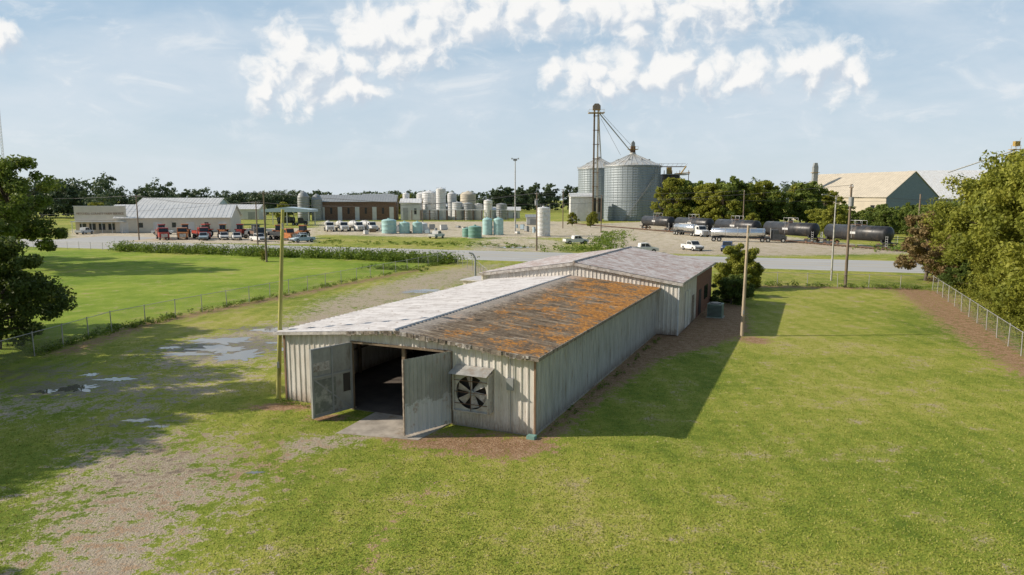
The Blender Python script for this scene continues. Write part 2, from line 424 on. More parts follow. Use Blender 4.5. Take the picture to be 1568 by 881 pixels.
# puddles
m, n, b = base_mat('puddle_water')
n.put(b.inputs['Base Color'], (.17, .15, .115)); b.inputs['Roughness'].default_value = .02; b.inputs['Specular IOR Level'].default_value = 1.0; b.inputs['IOR'].default_value = 1.65
n.put(b.inputs['Normal'], n.bump(n.noise(n.obj(), 3, 2), .04, .01))
M_water = m
def puddle(mb, cx, cy, rx, ry, seed):
    r = np.random.default_rng(seed); k = 110; ph = r.uniform(0, 6.28, 16); am = r.uniform(.4, 1, 16)
    pts = []
    for i in range(k):
        t = 2 * math.pi * i / k
        s = max(.15, 1 + sum(am[j] * math.sin((j + 1) * t + ph[j]) * .27 / (j + 1) ** .45 for j in range(16)))
        pts.append((cx + rx * s * math.cos(t), cy + ry * s * math.sin(t), .006))
    mb.add([(cx, cy, .006)] + pts, [(0, 1 + i, 1 + (i + 1) % k) for i in range(k)], M_water)
mb = MB()
for i, (x, y, a_, b_) in enumerate([(-20.3, 46.6, 1.7, 1.1), (-19.0, 43.8, 1.5, 1.0), (-17.0, 42.0, 1.4, 1.2), (-20.6, 42.6, 1.3, .5), (-18.0, 50.8, 1.3, .7), (-15.8, 50.2, .7, .4),
        (-22.6, 34.6, .8, .7), (-21.6, 36.4, .8, .4), (-24, 34.0, .5, .3), (-9.8, 72.5, 2.0, 1.3), (-16.6, 29.4, .6, .2), (-15.3, 28.6, .4, .15), (1, 139, 3.6, 1.6), (-5, 141, 1.4, .8), (-22.6, 44.4, .6, .4),
        (-15.2, 44.0, .5, .4), (-9.3, 23.6, .3, .1), (-16.5, 46, .6, .3), (-23.6, 37.4, .4, .3)]):
    puddle(mb, x, y, a_, b_, i + 3)
mb.done('rain_puddle')

# ------------------------------------------------------------------ main building
B = empty('metal_warehouse', (OX, OY, 0), TH)
def ribbed(mb, p, q, z0, ztop, mat, sp=.305, dep=.035):
    p = Vector((*p, 0)); q = Vector((*q, 0)); d = q - p; L = d.length; d.normalize(); nrm = Vector((d.y, -d.x, 0))
    xs_ = []; t = 0
    while t < L - 1e-4:
        for k, h in ((0, 0), (.62, 0), (.72, 1), (.90, 1)):
            xx = t + k * sp
            if xx < L: xs_.append((xx, h))
        t += sp
    xs_.append((L, 0))
    vs = []
    for x, h in xs_:
        c = p + d * x + nrm * (h * dep)
        zt = ztop(x) if callable(ztop) else ztop
        vs += [(c.x, c.y, z0), (c.x, c.y, zt)]
    mb.add(vs, [(2 * i, 2 * i + 2, 2 * i + 3, 2 * i + 1) for i in range(len(xs_) - 1)], mat)
W = 13.1; EZ = 3.40; RZ = 3.98
roofz = lambda a: EZ + (RZ - EZ) * (1 - abs(a - W / 2) / (W / 2))
mb = MB()
ribbed(mb, (0, 0), (4.0, 0), .06, lambda x: roofz(x) - .06, M_siding)
ribbed(mb, (4.0, -.002), (9.2, -.002), 3.28, lambda x: roofz(4 + x) - .06, M_siding)
ribbed(mb, (9.2, 0), (W, 0), .06, lambda x: roofz(9.2 + x) - .06, M_siding)
mb.box((-.02, .02, 0), (4.0, .2, .1), M_conc); mb.box((9.2, .02, 0), (W + .02, .2, .1), M_conc)
mb.done('front_wall', B)
mb = MB()
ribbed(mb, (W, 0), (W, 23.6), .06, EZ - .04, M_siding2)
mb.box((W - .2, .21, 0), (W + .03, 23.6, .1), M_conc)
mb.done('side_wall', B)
mb = MB()
wins = [(3.0, 4.4), (8.0, 9.4), (13.0, 14.4), (18.0, 19.4)]
y = 0
for a0, a1 in wins:
    mb.box((.0, y + .01, 0), (.06, a0, EZ - .04), M_siding); mb.box((.0, a0, 0), (.06, a1, 1.7), M_siding); mb.box((.0, a0, 2.5), (.06, a1, EZ - .04), M_siding)
    mb.box((.01, (a0 + a1) / 2 - .03, 1.7), (.05, (a0 + a1) / 2 + .03, 2.5), M_trim)
    y = a1
mb.box((.0, y, 0), (.06, 23.6, EZ - .04), M_siding)
mb.done('left_wall', B)
mb = MB()
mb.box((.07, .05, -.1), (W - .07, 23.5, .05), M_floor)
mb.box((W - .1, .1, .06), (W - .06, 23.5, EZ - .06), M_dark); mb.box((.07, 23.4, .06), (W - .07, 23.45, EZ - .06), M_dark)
mb.done('floor_slab', B)
mb = MB()
for yb in (0.3, 5.5, 11, 16.5, 22):
    for xa in (.2, 6.5, W - .3):
        mb.box((xa, yb, .05), (xa + .15, yb + .15, roofz(xa) - .25), M_wood)
    mb.box((.1, yb, 3.1), (W - .1, yb + .15, 3.28), M_wood)
for i in range(5):
    mb.box((6.9 + i * 1.1, 14, .05), (7.8 + i * 1.1, 15, 1 + .3 * (i % 3)), M_wood)
mb.box((.08, .1, 1.4), (.12, 23, 1.5), M_wood)
mb.box((W - .16, .1, 1.4), (W - .11, 23, 1.5), M_wood)
mb.done('interior_framing', B)
def roof_sheet(mb, a0, z0, a1, z1, b0, b1, mat, sp=.4, h=.03, thick=.06, jit=.008):
    xs_ = []; t = b0
    while t < b1 - 1e-4:
        for k, hh in ((0, 0), (.55, 0), (.72, 1), (.86, 1)):
            if t + k * sp < b1: xs_.append((t + k * sp, hh))
        t += sp
    xs_.append((b1, 0))
    rr = random.Random(3)
    nseg = 3
    sag = [[rr.uniform(-jit, jit) for _ in range(nseg + 1)] for _ in range(int((b1 - b0) / 2) + 3)]
    vs = []
    for bb, hh in xs_:
        q = (bb - b0) / 2; qi = int(q); qt = q - qi
        for s_ in range(nseg + 1):
            k = s_ / nseg
            vs.append((a0 + (a1 - a0) * k + (rr.uniform(-.05, .05) if s_ in (0, nseg) else 0), bb, z0 + (z1 - z0) * k + hh * h + sag[qi][s_] * (1 - qt) + sag[qi + 1][s_] * qt))
    N = nseg + 1
    fs = []
    for i in range(len(xs_) - 1):
        for s_ in range(nseg):
            fs.append((i * N + s_, i * N + s_ + 1, (i + 1) * N + s_ + 1, (i + 1) * N + s_))
    mb.add(vs, fs, mat)
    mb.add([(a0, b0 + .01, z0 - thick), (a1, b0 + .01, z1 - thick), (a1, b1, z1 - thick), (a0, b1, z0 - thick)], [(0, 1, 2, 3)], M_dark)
sl = (RZ - EZ) / (W / 2)
mb = MB()
roof_sheet(mb, -.35, EZ - .35 * sl + .06, W / 2, RZ + .06, -.35, 23.6, M_roofw, jit=.015)
mb.done('roof_white_slope', B)
mb = MB()
roof_sheet(mb, W / 2, RZ + .06, W + .3, EZ - .3 * sl + .06, -.35, 23.6, M_roofr, sp=.34, h=.035, jit=.015)
mb.done('roof_rusty_slope', B)
mb = MB()
def slope_box(mb, a0, z0, a1, z1, b0, b1, th, mat):
    vs = [(a0, b0, z0 - th), (a1, b0, z1 - th), (a1, b0, z1), (a0, b0, z0), (a0, b1, z0 - th), (a1, b1, z1 - th), (a1, b1, z1), (a0, b1, z0)]
    mb.add(vs, [(0, 1, 2, 3), (7, 6, 5, 4), (3, 2, 6, 7), (0, 4, 5, 1), (0, 3, 7, 4), (1, 5, 6, 2)], mat)
slope_box(mb, -.37, EZ - .37 * sl + .045, W / 2, RZ + .045, -.38, -.32, .14, M_trimw)
slope_box(mb, W / 2, RZ + .045, W + .32, EZ - .32 * sl + .045, -.38, -.32, .14, M_trim)
slope_box(mb, -.1, EZ - .06, W / 2, RZ - .06, -.30, -.02, .03, M_wood)
slope_box(mb, W / 2, RZ - .06, W + .1, EZ - .06, -.30, -.02, .03, M_wood)
mb.box((W + .28, -.34, EZ - .10), (W + .34, 23.6, EZ + .05), M_trim)
mb.box((-.40, -.34, EZ - .10), (-.34, 23.6, EZ + .04), M_trimw)
mb.box((W - .02, -.05, 0.02), (W + .06, .04, EZ - .05), M_corner)
mb.box((-.05, -.05, 0.02), (.04, .04, EZ - .05), M_corner)
rr = random.Random(4)
for i in range(80):
    a = rr.uniform(W * .3, W); z = roofz(a) + .08
    mb.box((a, -.42, z - .12 - rr.random() * .12), (a + rr.uniform(.05, .3), -.385, z - .02), M_trim if rr.random() < .7 else M_trimw)
mb.cyl((W / 2, -.36, RZ + .07), (W / 2, 23.6, RZ + .07), .07, .07, M_roofw, 8)
mb.done('roof_trim', B)
M_leafpanel = simple('door_inner_sheet', (.36, .355, .32), .6, var=.35, scale=1.5, stain=(.20, .17, .14), stretch=(1, 1, .5))
M_leafpanel2 = simple('door_patch_sheet', (.20, .21, .185), .6, var=.4, scale=2.5, stain=(.42, .41, .37))
m, n, b = base_mat('door_outer_sheet')
o = n.obj(); sx = n.new('ShaderNodeSeparateXYZ'); n.L.new(o, sx.inputs[0])
f = n.noise(n.mapv(o, (1.5, 1.5, .5)), 1.6, 5, .7); f2 = n.noise(o, 1.7, 5, .7, off=(3, 0, 2))
c = n.ramp(f, [(.3, (.29, .295, .28)), (.7, (.46, .465, .445))])
pm = n.ss(n.math('SUBTRACT', n.math('MULTIPLY_ADD', f2, 2.6, .25), sx.outputs[2]), .12, .3)
c = n.mix(n.math('MULTIPLY', pm, .8), c, (.62, .65, .66))
c = n.mix(n.math('MULTIPLY', n.ss(f2, .57, .67), .6), c, (.29, .19, .12))
n.put(b.inputs['Base Color'], c); b.inputs['Roughness'].default_value = .5
M_leafwall = m
def leaf(name, hinge, end, inner):
    d = Vector((end[0] - hinge[0], end[1] - hinge[1], 0)); L = d.length
    E = empty(name, (hinge[0], hinge[1], 0)); E.parent = B; E.rotation_euler[2] = math.atan2(d.y, d.x)
    mb = MB()
    if inner:
        mb.box((0, -.015, .12), (L, .015, 3.25), M_leafpanel)
        for x in (0.0, L / 2 - .04, L - .08): mb.box((x, .018, .12), (x + .08, .06, 3.25), M_grey); mb.box((x, -.06, .12), (x + .08, -.018, 3.25), M_grey)
        for z in (.12, 1.9, 3.17): mb.box((.08, .019, z), (L - .08, .055, z + .08), M_grey); mb.box((.08, -.055, z), (L - .08, -.019, z + .08), M_grey)
        for sg in (-1, 1):
            y0, y1 = (.0165, .03) if sg > 0 else (-.03, -.0165)
            mb.box((L - .95, y0, 2.2), (L - .1, y1, 2.6), M_trimw); mb.box((.12, y0, 1.0), (.5, y1, 1.85), M_dark)
            mb.box((L * .42, y0, .3), (L - .15, y1, 1.8), M_leafpanel2)
            mb.add([(.1, y1 + .002 * sg, .2), (.2, y1 + .002 * sg, .2), (L - .1, y1 + .002 * sg, 1.85), (L - .2, y1 + .002 * sg, 1.85)], [(0, 1, 2, 3)], M_grey)
    else:
        ribbed(mb, (0, .03), (L, .03), .1, 3.3, M_leafwall, sp=.2, dep=.03)
        ribbed(mb, (L, -.0), (0, -.0), .1, 3.3, M_leafwall, sp=.2, dep=.03)
        mb.box((-.02, -.035, .1), (.03, .06, 3.3), M_trim); mb.box((L - .02, -.035, .1), (L + .03, .06, 3.3), M_trim)
    mb.done('leaf_panel', E)
def w2l(x, y):
    dx, dy = x - OX, y - OY
    return (.915 * dx - .403 * dy, .403 * dx + .915 * dy)
leaf('door_leaf_open', (3.98, -.06), w2l(-8.85, 29.3), True)
leaf('door_leaf_ajar', (9.22, -.06), w2l(-4.45, 27.2), False)
mb = MB()
mb.box((3.92, -.07, .05), (4.04, .06, 3.28), M_wood); mb.box((9.16, -.07, .05), (9.28, .06, 3.28), M_wood); mb.box((4.0, -.08, 3.2), (9.2, .06, 3.3), M_wood)
mb.done('door_frame', B)
mb = MB()
mb.add([(5.2, 0, .05), (9.1, 0, .05), (8.9, -2.3, .015), (5.3, -3.0, .015), (5.2, 0, -.1), (9.1, 0, -.1), (8.9, -2.3, -.1), (5.3, -3.0, -.1)],
       [(0, 3, 2, 1), (3, 7, 6, 2), (2, 6, 5, 1), (0, 4, 7, 3)], M_conc)
mb.done('concrete_ramp', B)
F_ = empty('exhaust_fan', (10.4, -.05, 1.68)); F_.parent = B
mb = MB()
r = .84; D = .5
mb.box((-r, -D, -r), (-r + .05, 0, r), M_galv); mb.box((r - .05, -D, -r), (r, 0, r), M_galv)
mb.box((-r + .05, -D, -r), (r - .05, 0, -r + .05), M_galv); mb.box((-r + .05, -D, r - .05), (r - .05, 0, r), M_galv)
mb.box((-r + .05, -.1, -r + .05), (r - .05, -.06, r - .05), M_dark)
mb.add([(-r - .06, -D - .3, r + .0), (r + .06, -D - .3, r + .0), (r + .06, .0, r + .22), (-r - .06, .0, r + .22)], [(0, 1, 2, 3)], M_galv)
k = 40; vs = []
for i in range(k):
    t = 2 * math.pi * i / k; c_, s_ = math.cos(t), math.sin(t); q = (r - .05) / max(abs(c_), abs(s_))
    vs += [(.72 * c_, -.40, .72 * s_), (q * c_, -.40, q * s_)]
mb.add(vs, [(2 * i, 2 * i + 1, 2 * ((i + 1) % k) + 1, 2 * ((i + 1) % k)) for i in range(k)], M_galv)
for i in range(6):
    t = 2 * math.pi * i / 6 + .3
    M = Matrix.Rotation(t, 4, 'Y')
    mb.add([(.08, -.34, -.04), (.68, -.36, -.2), (.68, -.24, .16), (.08, -.26, .06)], [(0, 1, 2, 3)], M_trimw, M=M)
mb.cyl((0, -.42, 0), (0, -.2, 0), .12, .12, M_grey, 12)
for i in range(3):
    mb.box((-r + .05, -.44, -.5 + i * .5 - .012), (r - .05, -.42, -.5 + i * .5 + .012), M_rustst)
mb.box((-.012, -.46, -r + .05), (.012, -.445, r - .05), M_rustst)
mb.done('fan_housing', F_)
mb = MB()
mb.box((11.9, -.16, 1.9), (12.2, -.04, 2.4), M_grey); mb.cyl((12.05, -.08, 2.4), (12.05, -.08, 3.3), .025, .025, M_grey, 6); mb.cyl((12.05, -.08, .1), (12.05, -.08, 1.9), .02, .02, M_grey, 6)
mb.box((W - .2, -.4, 0), (W + .15, -.1, .14), M_green)
mb.done('meter_box', B)
A0, A1, B0, B1 = -1.0, 14.7, 23.6, 40.7; EZ2 = 3.9; RZ2 = 5.05; AM = (A0 + A1) / 2; hw = (A1 - A0) / 2
rz2 = lambda a: EZ2 + (RZ2 - EZ2) * (1 - abs(a - AM) / hw)
mb = MB()
ribbed(mb, (A0, B0), (A1, B0), 0.05, lambda x: rz2(A0 + x) - .05, M_siding, sp=.3)
ribbed(mb, (A1, B0), (A1, 31.5), .05, EZ2 - .05, M_siding)
mb.box((A1 - .2, 31.5, 0), (A1 + .02, B1, EZ2 - .06), M_brick)
mb.box((A0, B1 - .2, 0), (A1 - .21, B1, EZ2 - .06), M_brick)
mb.quad([(A0, B1 - .1, EZ2 - .06), (A1, B1 - .1, EZ2 - .06), (AM, B1 - .1, RZ2 - .06)], M_siding)
mb.box((A0, B0 + .02, 0), (A0 + .1, B1 - .21, EZ2 - .06), M_siding)
mb.box((A1 + .04, 26.2, .1), (A1 + .07, 28.4, 2.9), M_white); mb.box((A1 + .071, 27.25, .1), (A1 + .078, 27.3, 2.9), M_dark)
mb.box((A1 + .04, 29.3, .1), (A1 + .07, 30.3, 2.2), M_trim)
mb.box((A1 + .025, 33.0, .1), (A1 + .06, 34.2, 2.2), M_dark); mb.box((A1 + .025, 36.0, 1.0), (A1 + .06, 38.0, 2.2), M_glass)
mb.box((A1 - .05, B0 - .08, .05), (A1 + .05, B0 + .03, EZ2 - .06), M_white)
mb.done('rear_walls', B)
mb = MB()
sl2 = (RZ2 - EZ2) / hw
roof_sheet(mb, A0 - .25, EZ2 - .25 * sl2 + .03, AM, RZ2 + .03, B0 - .2, B1 + .3, M_roofb, sp=.6)
roof_sheet(mb, AM, RZ2 + .03, A1 + .3, EZ2 - .3 * sl2 + .03, B0 - .2, B1 + .3, M_roofb, sp=.6)
mb.done('rear_roof', B)
mb = MB()
slope_box(mb, A0 - .28, EZ2 - .28 * sl2, AM, RZ2, B0 - .26, B0 - .2, .22, M_trimw)
slope_box(mb, AM, RZ2, A1 + .33, EZ2 - .33 * sl2, B0 - .26, B0 - .2, .22, M_trimw)
mb.box((A1 + .27, B0 - .2, EZ2 - .18), (A1 + .33, B1 + .3, EZ2), M_trimw)
mb.cyl((AM, B0 - .22, RZ2 + .05), (AM, B1 + .3, RZ2 + .05), .09, .09, M_trimw, 8)
mb.done('rear_trim', B)
mb = MB()
ribbed(mb, (-3.4, 25), (-1.05, 25), 0, 3.0, M_siding); mb.box((-3.4, 25.02, 0), (-1.05, 28, 3.0), M_white); mb.box((-3.6, 24.8, 3.02), (-1.05, 28.2, 3.1), M_roofw)
mb.done('lean_to', B)
mb = MB()
mb.box((-.6, -.6, .05), (.6, .6, 1.15), M_acg); mb.box((-.7, -.7, 0), (.7, .7, .048), M_conc)
for i in range(9): mb.box((-.55, -.625, .15 + i * .105), (.55, -.605, .2 + i * .105), M_dkg)
mb.cyl((0, 0, 1.15), (0, 0, 1.22), .45, .45, M_dkg, 20)
mb.box((-.62, -.62, 1.15), (.62, -.5, 1.19), M_grey)
mb.done('air_conditioner', loc=(17.0, 56.3), rotz=TH)

# ------------------------------------------------------------------ poles
def bare_pole(name, x, y, h, r, mat, lean=(0, 0)):
    mb = MB(); prev = Vector((0, 0, -.2)); k = 8
    for i in range(1, k + 1):
        t = i / k; c = Vector((lean[0] * t, lean[1] * t, h * t))
        mb.cyl(prev, c, r * (1 - .35 * (i - 1) / k), r * (1 - .35 * i / k), mat, 10, i == k); prev = c
    mb.box((lean[0] * .97 - .03, -r * 1.2, h * .9), (lean[0] * .97 + .03, -r * .3, h * .93), M_galv)
    mb.box((lean[0] * .2 - .06, -r * 1.3, 1.6), (lean[0] * .2 + .04, -r * .6, 1.9), M_grey)
    return mb.done(name, loc=(x, y))
bare_pole('wooden_pole', -11.55, 32.75, 9.3, .12, M_polg, (.62, 0))
bare_pole('wooden_pole', 16.55, 48.3, 7.95, .13, M_polt, (.12, 0))
mb = MB(); mb.cyl((0, 0, 0), (0, 0, 2.7), .12, .12, M_grey, 10); mb.cyl((0, 0, 2.7), (-.3, 0, 3.3), .12, .1, M_grey, 10); mb.cyl((-.3, 0, 3.3), (-.75, 0, 3.4), .1, .1, M_grey, 10)
mb.done('bent_vent_pipe', loc=(-4.4, 81.5))
POL = []
def upole(x, y, h, arm=1, ang=RA, tr=False):
    mb = MB()
    mb.cyl((0, 0, -.2), (0, 0, h), .17, .11, M_pole, 8)
    if arm:
        for z in ([h - .4] if arm == 1 else [h - .4, h - 1.5]):
            mb.box((-.05, -1.2, z), (.05, 1.2, z + .12), M_pole)
            for yy in (-1.1, -.5, .5, 1.1): mb.cyl((0, yy, z + .12), (0, yy, z + .32), .05, .04, M_offw, 6)
    if tr: mb.cyl((0, -.45, h - 2.4), (0, -.45, h - 1.4), .28, .28, M_grey, 10)
    mb.done('utility_pole', loc=(x, y), rotz=ang); POL.append((x, y, h))
for p in [(-54, 145, 9.2, 1), (-38.4, 106.5, 10.9, 1), (-89.5, 164, 10.7, 1), (4.7, 130, 11, 2), (17, 229, 13, 1), (37.2, 75.6, 11.4, 1), (60.5, 102, 10.5, 0), (-160, 186, 11, 1), (-30, 230, 10, 1), (120, 88, 11, 1), (26, 200, 11, 1), (-110, 133, 7, 0), (92, 120, 10, 1), (60, 178, 12, 1)]:
    upole(*p[:4], tr=p[0] in (37.2, 4.7))
mb = MB(); mb.cyl((0, 0, 0), (0, 0, 10.2), .12, .08, M_galv, 8); mb.cyl((0, 0, 10.0), (-1.2, 0, 10.3), .04, .04, M_galv, 6); mb.box((-1.7, -.12, 10.25), (-1.1, .12, 10.38), M_grey)
mb.done('street_lamp', loc=(38.6, 82))
mb = MB(); mb.cyl((0, 0, 0), (0, 0, 21), .22, .12, M_galv, 8)
for s_ in (-1, 1):
    mb.box((s_ * .3 - .25, -.3, 20.4), (s_ * .3 + .25, .1, 20.9), M_grey); mb.box((s_ * .9 - .2, -.3, 20.8), (s_ * .9 + .2, .1, 21.2), M_offw)
mb.box((-1.1, -.08, 20.9), (1.1, .08, 21.0), M_grey)
mb.done('floodlight_pole', loc=(.9, 195))
mb = MB()
def span(i, j, k=3, sag=1.0):
    a, b_ = POL[i], POL[j]
    for q in range(k):
        o_ = (-1 + q) * .9
        mb.wire((a[0] + .33 * o_, a[1] + o_, a[2] - .1), (b_[0] + .33 * o_, b_[1] + o_, b_[2] - .1), .022, M_wire, sag)
span(7, 2); span(2, 0); span(0, 3, sag=1.6); span(3, 12); span(12, 9); span(4, 13); span(8, 4); span(10, 3); span(1, 5, 2, 2.0)
mb.wire((-110, 133, 7), (-38.4, 106.5, 9.5), .022, M_wire, 1); mb.wire((37.2, 75.6, 10), (120, 60, 10), .022, M_wire, 1)
mb.done('power_line')
mb = MB()
for i in range(3):
    t = 2 * math.pi * i / 3; mb.cyl((.35 * math.cos(t), .35 * math.sin(t), 0), (.35 * math.cos(t), .35 * math.sin(t), 52), .05, .05, M_offw, 5)
for z in range(0, 52, 1):
    for i in range(3):
        t = 2 * math.pi * i / 3; t2 = 2 * math.pi * (i + 1) / 3
        mb.cyl((.35 * math.cos(t), .35 * math.sin(t), z), (.35 * math.cos(t2), .35 * math.sin(t2), z + 1), .03, .03, M_offw, 4, False)
mb.done('radio_mast', loc=(-168, 229))

# ------------------------------------------------------------------ chain link fences
def fence(name, pts, h=1.5, posts=3.0, mesh_sp=.12):
    mb = MB()
    for (x0, y0), (x1, y1) in zip(pts[:-1], pts[1:]):
        L = math.hypot(x1 - x0, y1 - y0); dx, dy = (x1 - x0) / L, (y1 - y0) / L
        k = max(1, round(L / posts))
        for i in range(k):
            x = x0 + dx * L * i / k; y = y0 + dy * L * i / k; lx = random.uniform(-.05, .05)
            mb.cyl((x, y, -.1), (x + lx, y, h + .08), .035, .035, M_fpost, 6)
        mb.cyl((x0, y0, h), (x1, y1, h), .022, .022, M_fpost, 5, False)
        s_ = 0.
        w_ = .0035
        while s_ < L:
            for sg in (1, -1):
                s2 = s_ + sg * h * .9
                zz = h; se = s2
                if s2 > L: se = L; zz = h * (L - s_) / (h * .9)
                if s2 < 0: se = 0; zz = h * s_ / (h * .9)
                a_ = (x0 + dx * s_, y0 + dy * s_); c_ = (x0 + dx * se, y0 + dy * se)
                mb.add([(a_[0] - dx * w_, a_[1] - dy * w_, .03), (a_[0] + dx * w_, a_[1] + dy * w_, .03), (c_[0] + dx * w_, c_[1] + dy * w_, zz), (c_[0] - dx * w_, c_[1] - dy * w_, zz)], [(0, 1, 2, 3)], M_fence)
            s_ += mesh_sp
    return mb.done(name)
fence('chain_link_fence', [(-31, 18), (-30, 42), (-29.8, 50), (-28, 56), (-23.1, 70), (-13.3, 96.4), (-9.0, 108)])
fence('chain_link_fence', [(-9.0, 108), (-44, 119.5), (-110, 141)], mesh_sp=.3)
fence('chain_link_fence', [(24, 78.5), (45.6, 73.4)], mesh_sp=.15)
fence('chain_link_fence', [(45.6, 73.4), (32.0, 42), (27.5, 26)], mesh_sp=.12)
fence('chain_link_fence', [(-9, 104.5), (-4.5, 90), (-3.2, 82), (-1.0, 68)], mesh_sp=.2)

# ------------------------------------------------------------------ vegetation
def leaves(rng, cen, rad, per, size, squash=.75):
    n_ = len(cen); tot = n_ * per
    c = np.repeat(cen, per, 0); r = np.repeat(rad, per)
    d = rng.normal(size=(tot, 3)); d /= np.linalg.norm(d, axis=1)[:, None]
    p = c + d * (r * rng.random(tot) ** .45)[:, None] * np.array([1, 1, squash])
    nrm = rng.normal(size=(tot, 3)) * .8 + d * .8 + np.array([0, 0, .4]); nrm /= np.linalg.norm(nrm, axis=1)[:, None]
    t = np.cross(nrm, rng.normal(size=(tot, 3))); t /= np.linalg.norm(t, axis=1)[:, None]
    bt = np.cross(nrm, t)
    s = size * rng.uniform(.55, 1.25, tot)[:, None]
    V = np.stack([p - t * s * .5, p - bt * s * .32, p + t * s * .5, p + bt * s * .32], 1).reshape(-1, 3)
    return V, p
def crown(rng, h, r, base, lobes=9, clumps=9):
    L = []; R = []
    ch = h - base
    for i in range(lobes):
        t = (i + .5) / lobes; a = i * 2.4 + rng.uniform(-.5, .5)
        z = base + ch * (.12 + .70 * t); rr = r * (.62 * math.sin(math.pi * min(1, .25 + .72 * t)) ** .7) * rng.uniform(.6, 1.15)
        if i == lobes - 1: rr *= .2
        c = np.array([math.cos(a) * rr, math.sin(a) * rr, z]); lr = r * rng.uniform(.33, .5)
        for j in range(clumps):
            d = rng.normal(size=3); d /= np.linalg.norm(d); d[2] *= .8
            L.append(c + d * lr * rng.uniform(.45, 1.1)); R.append(lr * rng.uniform(.28, .5))
    return np.array(L), np.array(R)
def tree_meshes(seed, h, r, base, per, size, mat, lobes=9, clumps=9, trunk=.25):
    rng = np.random.default_rng(seed)
    L, R = crown(rng, h, r, base, lobes, clumps)
    V, p = leaves(rng, L, R, per, size)
    ct = rng.random(len(L)) * .45
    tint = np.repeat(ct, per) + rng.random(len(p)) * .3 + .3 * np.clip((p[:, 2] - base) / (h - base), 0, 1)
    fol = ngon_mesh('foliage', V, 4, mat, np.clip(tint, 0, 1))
    mb = MB()
    top = h * .78; prev = Vector((0, 0, -.2)); k = 6; pts = [prev]
    for i in range(1, k + 1):
        c = Vector((rng.normal() * .12, rng.normal() * .12, top * i / k)); mb.cyl(prev, c, trunk * (1 - .8 * (i - 1) / k), trunk * (1 - .8 * i / k), M_bark, 8, False); prev = c; pts.append(c)
    for i in range(0, len(L), max(1, clumps // 3)):
        s_ = pts[min(k, 2 + int((L[i][2] / h) * 3))]; s_ = Vector((s_.x, s_.y, min(s_.z, L[i][2] * .8)))
        mid = s_.lerp(Vector(L[i]), .5) + Vector((0, 0, .15)); mb.cyl(s_, mid, trunk * .35, trunk * .2, M_bark, 5, False); mb.cyl(mid, Vector(L[i]), trunk * .2, trunk * .06, M_bark, 5, False)
    o = mb.done('tmp_trunk'); tm = o.data; bpy.data.objects.remove(o)
    return fol, tm
def plant(name, ms, x, y, rot=0, sc=1, scz=None):
    e = empty(name, (x, y, 0), rot); e.scale = (sc, sc, scz or sc)
    for nm, me_ in (('foliage', ms[0]), ('trunk', ms[1])):
        o_ = bpy.data.objects.new(nm, me_); C.objects.link(o_); o_.parent = e
    return e
T_a = tree_meshes(1, 13, 5.5, 2.2, 200, .34, M_leaf, 12, 11, .35)
T_b = tree_meshes(2, 12, 5.2, .8, 210, .30, M_leaf_y, 13, 11, .25)
T_c = tree_meshes(3, 8, 3.8, .3, 260, .24, M_leaf_d, 10, 10, .2)
T_br = tree_meshes(4, 7, 3, .6, 180, .26, M_leaf_br, 8, 9, .18)
T_y2 = tree_meshes(8, 12, 5.6, .4, 220, .3, M_leaf_y, 14, 11, .25)
T_g2 = tree_meshes(12, 12, 5.6, .6, 200, .3, M_leaf, 13, 11, .25)
plant('oak_tree', T_a, -68, 93, .3, 1.25)
plant('oak_tree', T_a, -77, 100, 2.3, 1.25)
plant('oak_tree', T_a, -90, 110, 4.3, 1.1)
plant('shrub_tree', T_c, -33.8, 44, 0, 1.0)
plant('shrub_tree', T_c, -38, 49, 2, 1.15)
plant('shrub_tree', T_c, -35, 39.5, 4, .95)
plant('oak_tree', T_g2, -36.5, 37, 1, .97)
plant('oak_tree', T_a, -34, 32, 1, .98)
plant('oak_tree', T_g2, -33.5, 27.0, 3, .98)
plant('oak_tree', T_g2, -36, 22.0, 5, .98)
plant('shrub_tree', T_c, -24.5, 16, 5, .85)
for i, (t, x, y, r_, s_, z_) in enumerate([(T_br, 50.0, 82, 0, 1.25, 1.25), (T_g2, 55, 86, 1, .95, .9), (T_y2, 53, 77, 2, 1.05, 1.05), (T_b, 50, 69.5, 3, 1.18, 1.25), (T_y2, 46.5, 62, 4, 1.12, 1.28), (T_b, 43.6, 54.5, .5, 1.1, 1.27), (T_y2, 40.8, 47, 1.5, 1.05, 1.15),
      (T_g2, 59, 74, 2.5, 1.45, 1.45), (T_y2, 56, 64, 3.5, 1.4, 1.45), (T_br, 48.8, 75.5, 2, .95, .9), (T_b, 38, 40, 2, .95, 1.0), (T_g2, 52, 56, 5, 1.2, 1.25), (T_c, 46.7, 68, 2, .75, .6), (T_y2, 44.2, 60, 2, .55, .55), (T_y2, 40.8, 52.5, 3, .55, .5), (T_y2, 38.2, 47, 3, .5, .45)]):
    plant('brown_leaf_tree' if t is T_br else 'hackberry_tree', t, x, y, r_, s_, z_)
T_s = tree_meshes(5, 4.2, 2.5, .1, 260, .18, M_leaf_y, 11, 10, .12)
T_s2 = tree_meshes(6, 2.4, 1.9, .05, 260, .16, M_leaf_d, 9, 9, .1)
plant('round_bush', T_s, 25.0, 74.5, 0, 1.2)
plant('round_bush', T_s2, 20.6, 63.5, 1, 1.05)
plant('round_bush', T_s2, 22.8, 68, 2, 1.0)
T_m = [tree_meshes(20 + i, 16, 6.5, .6, 80, .75, mt, 12, 9, .35) for i, mt in enumerate((M_leaf, M_leaf_y, M_leaf))]
rr = random.Random(11)
for i in range(30):
    px = rr.uniform(.235, .46); y = rr.uniform(225, 290); x = px * y
    if x < 70 + (y - 225) * .1 and y < 235: x += 8
    plant('deciduous_tree', T_m[i % 3], x, y, rr.uniform(0, 6), rr.uniform(.95, 1.3), rr.uniform(.85, 1.2))
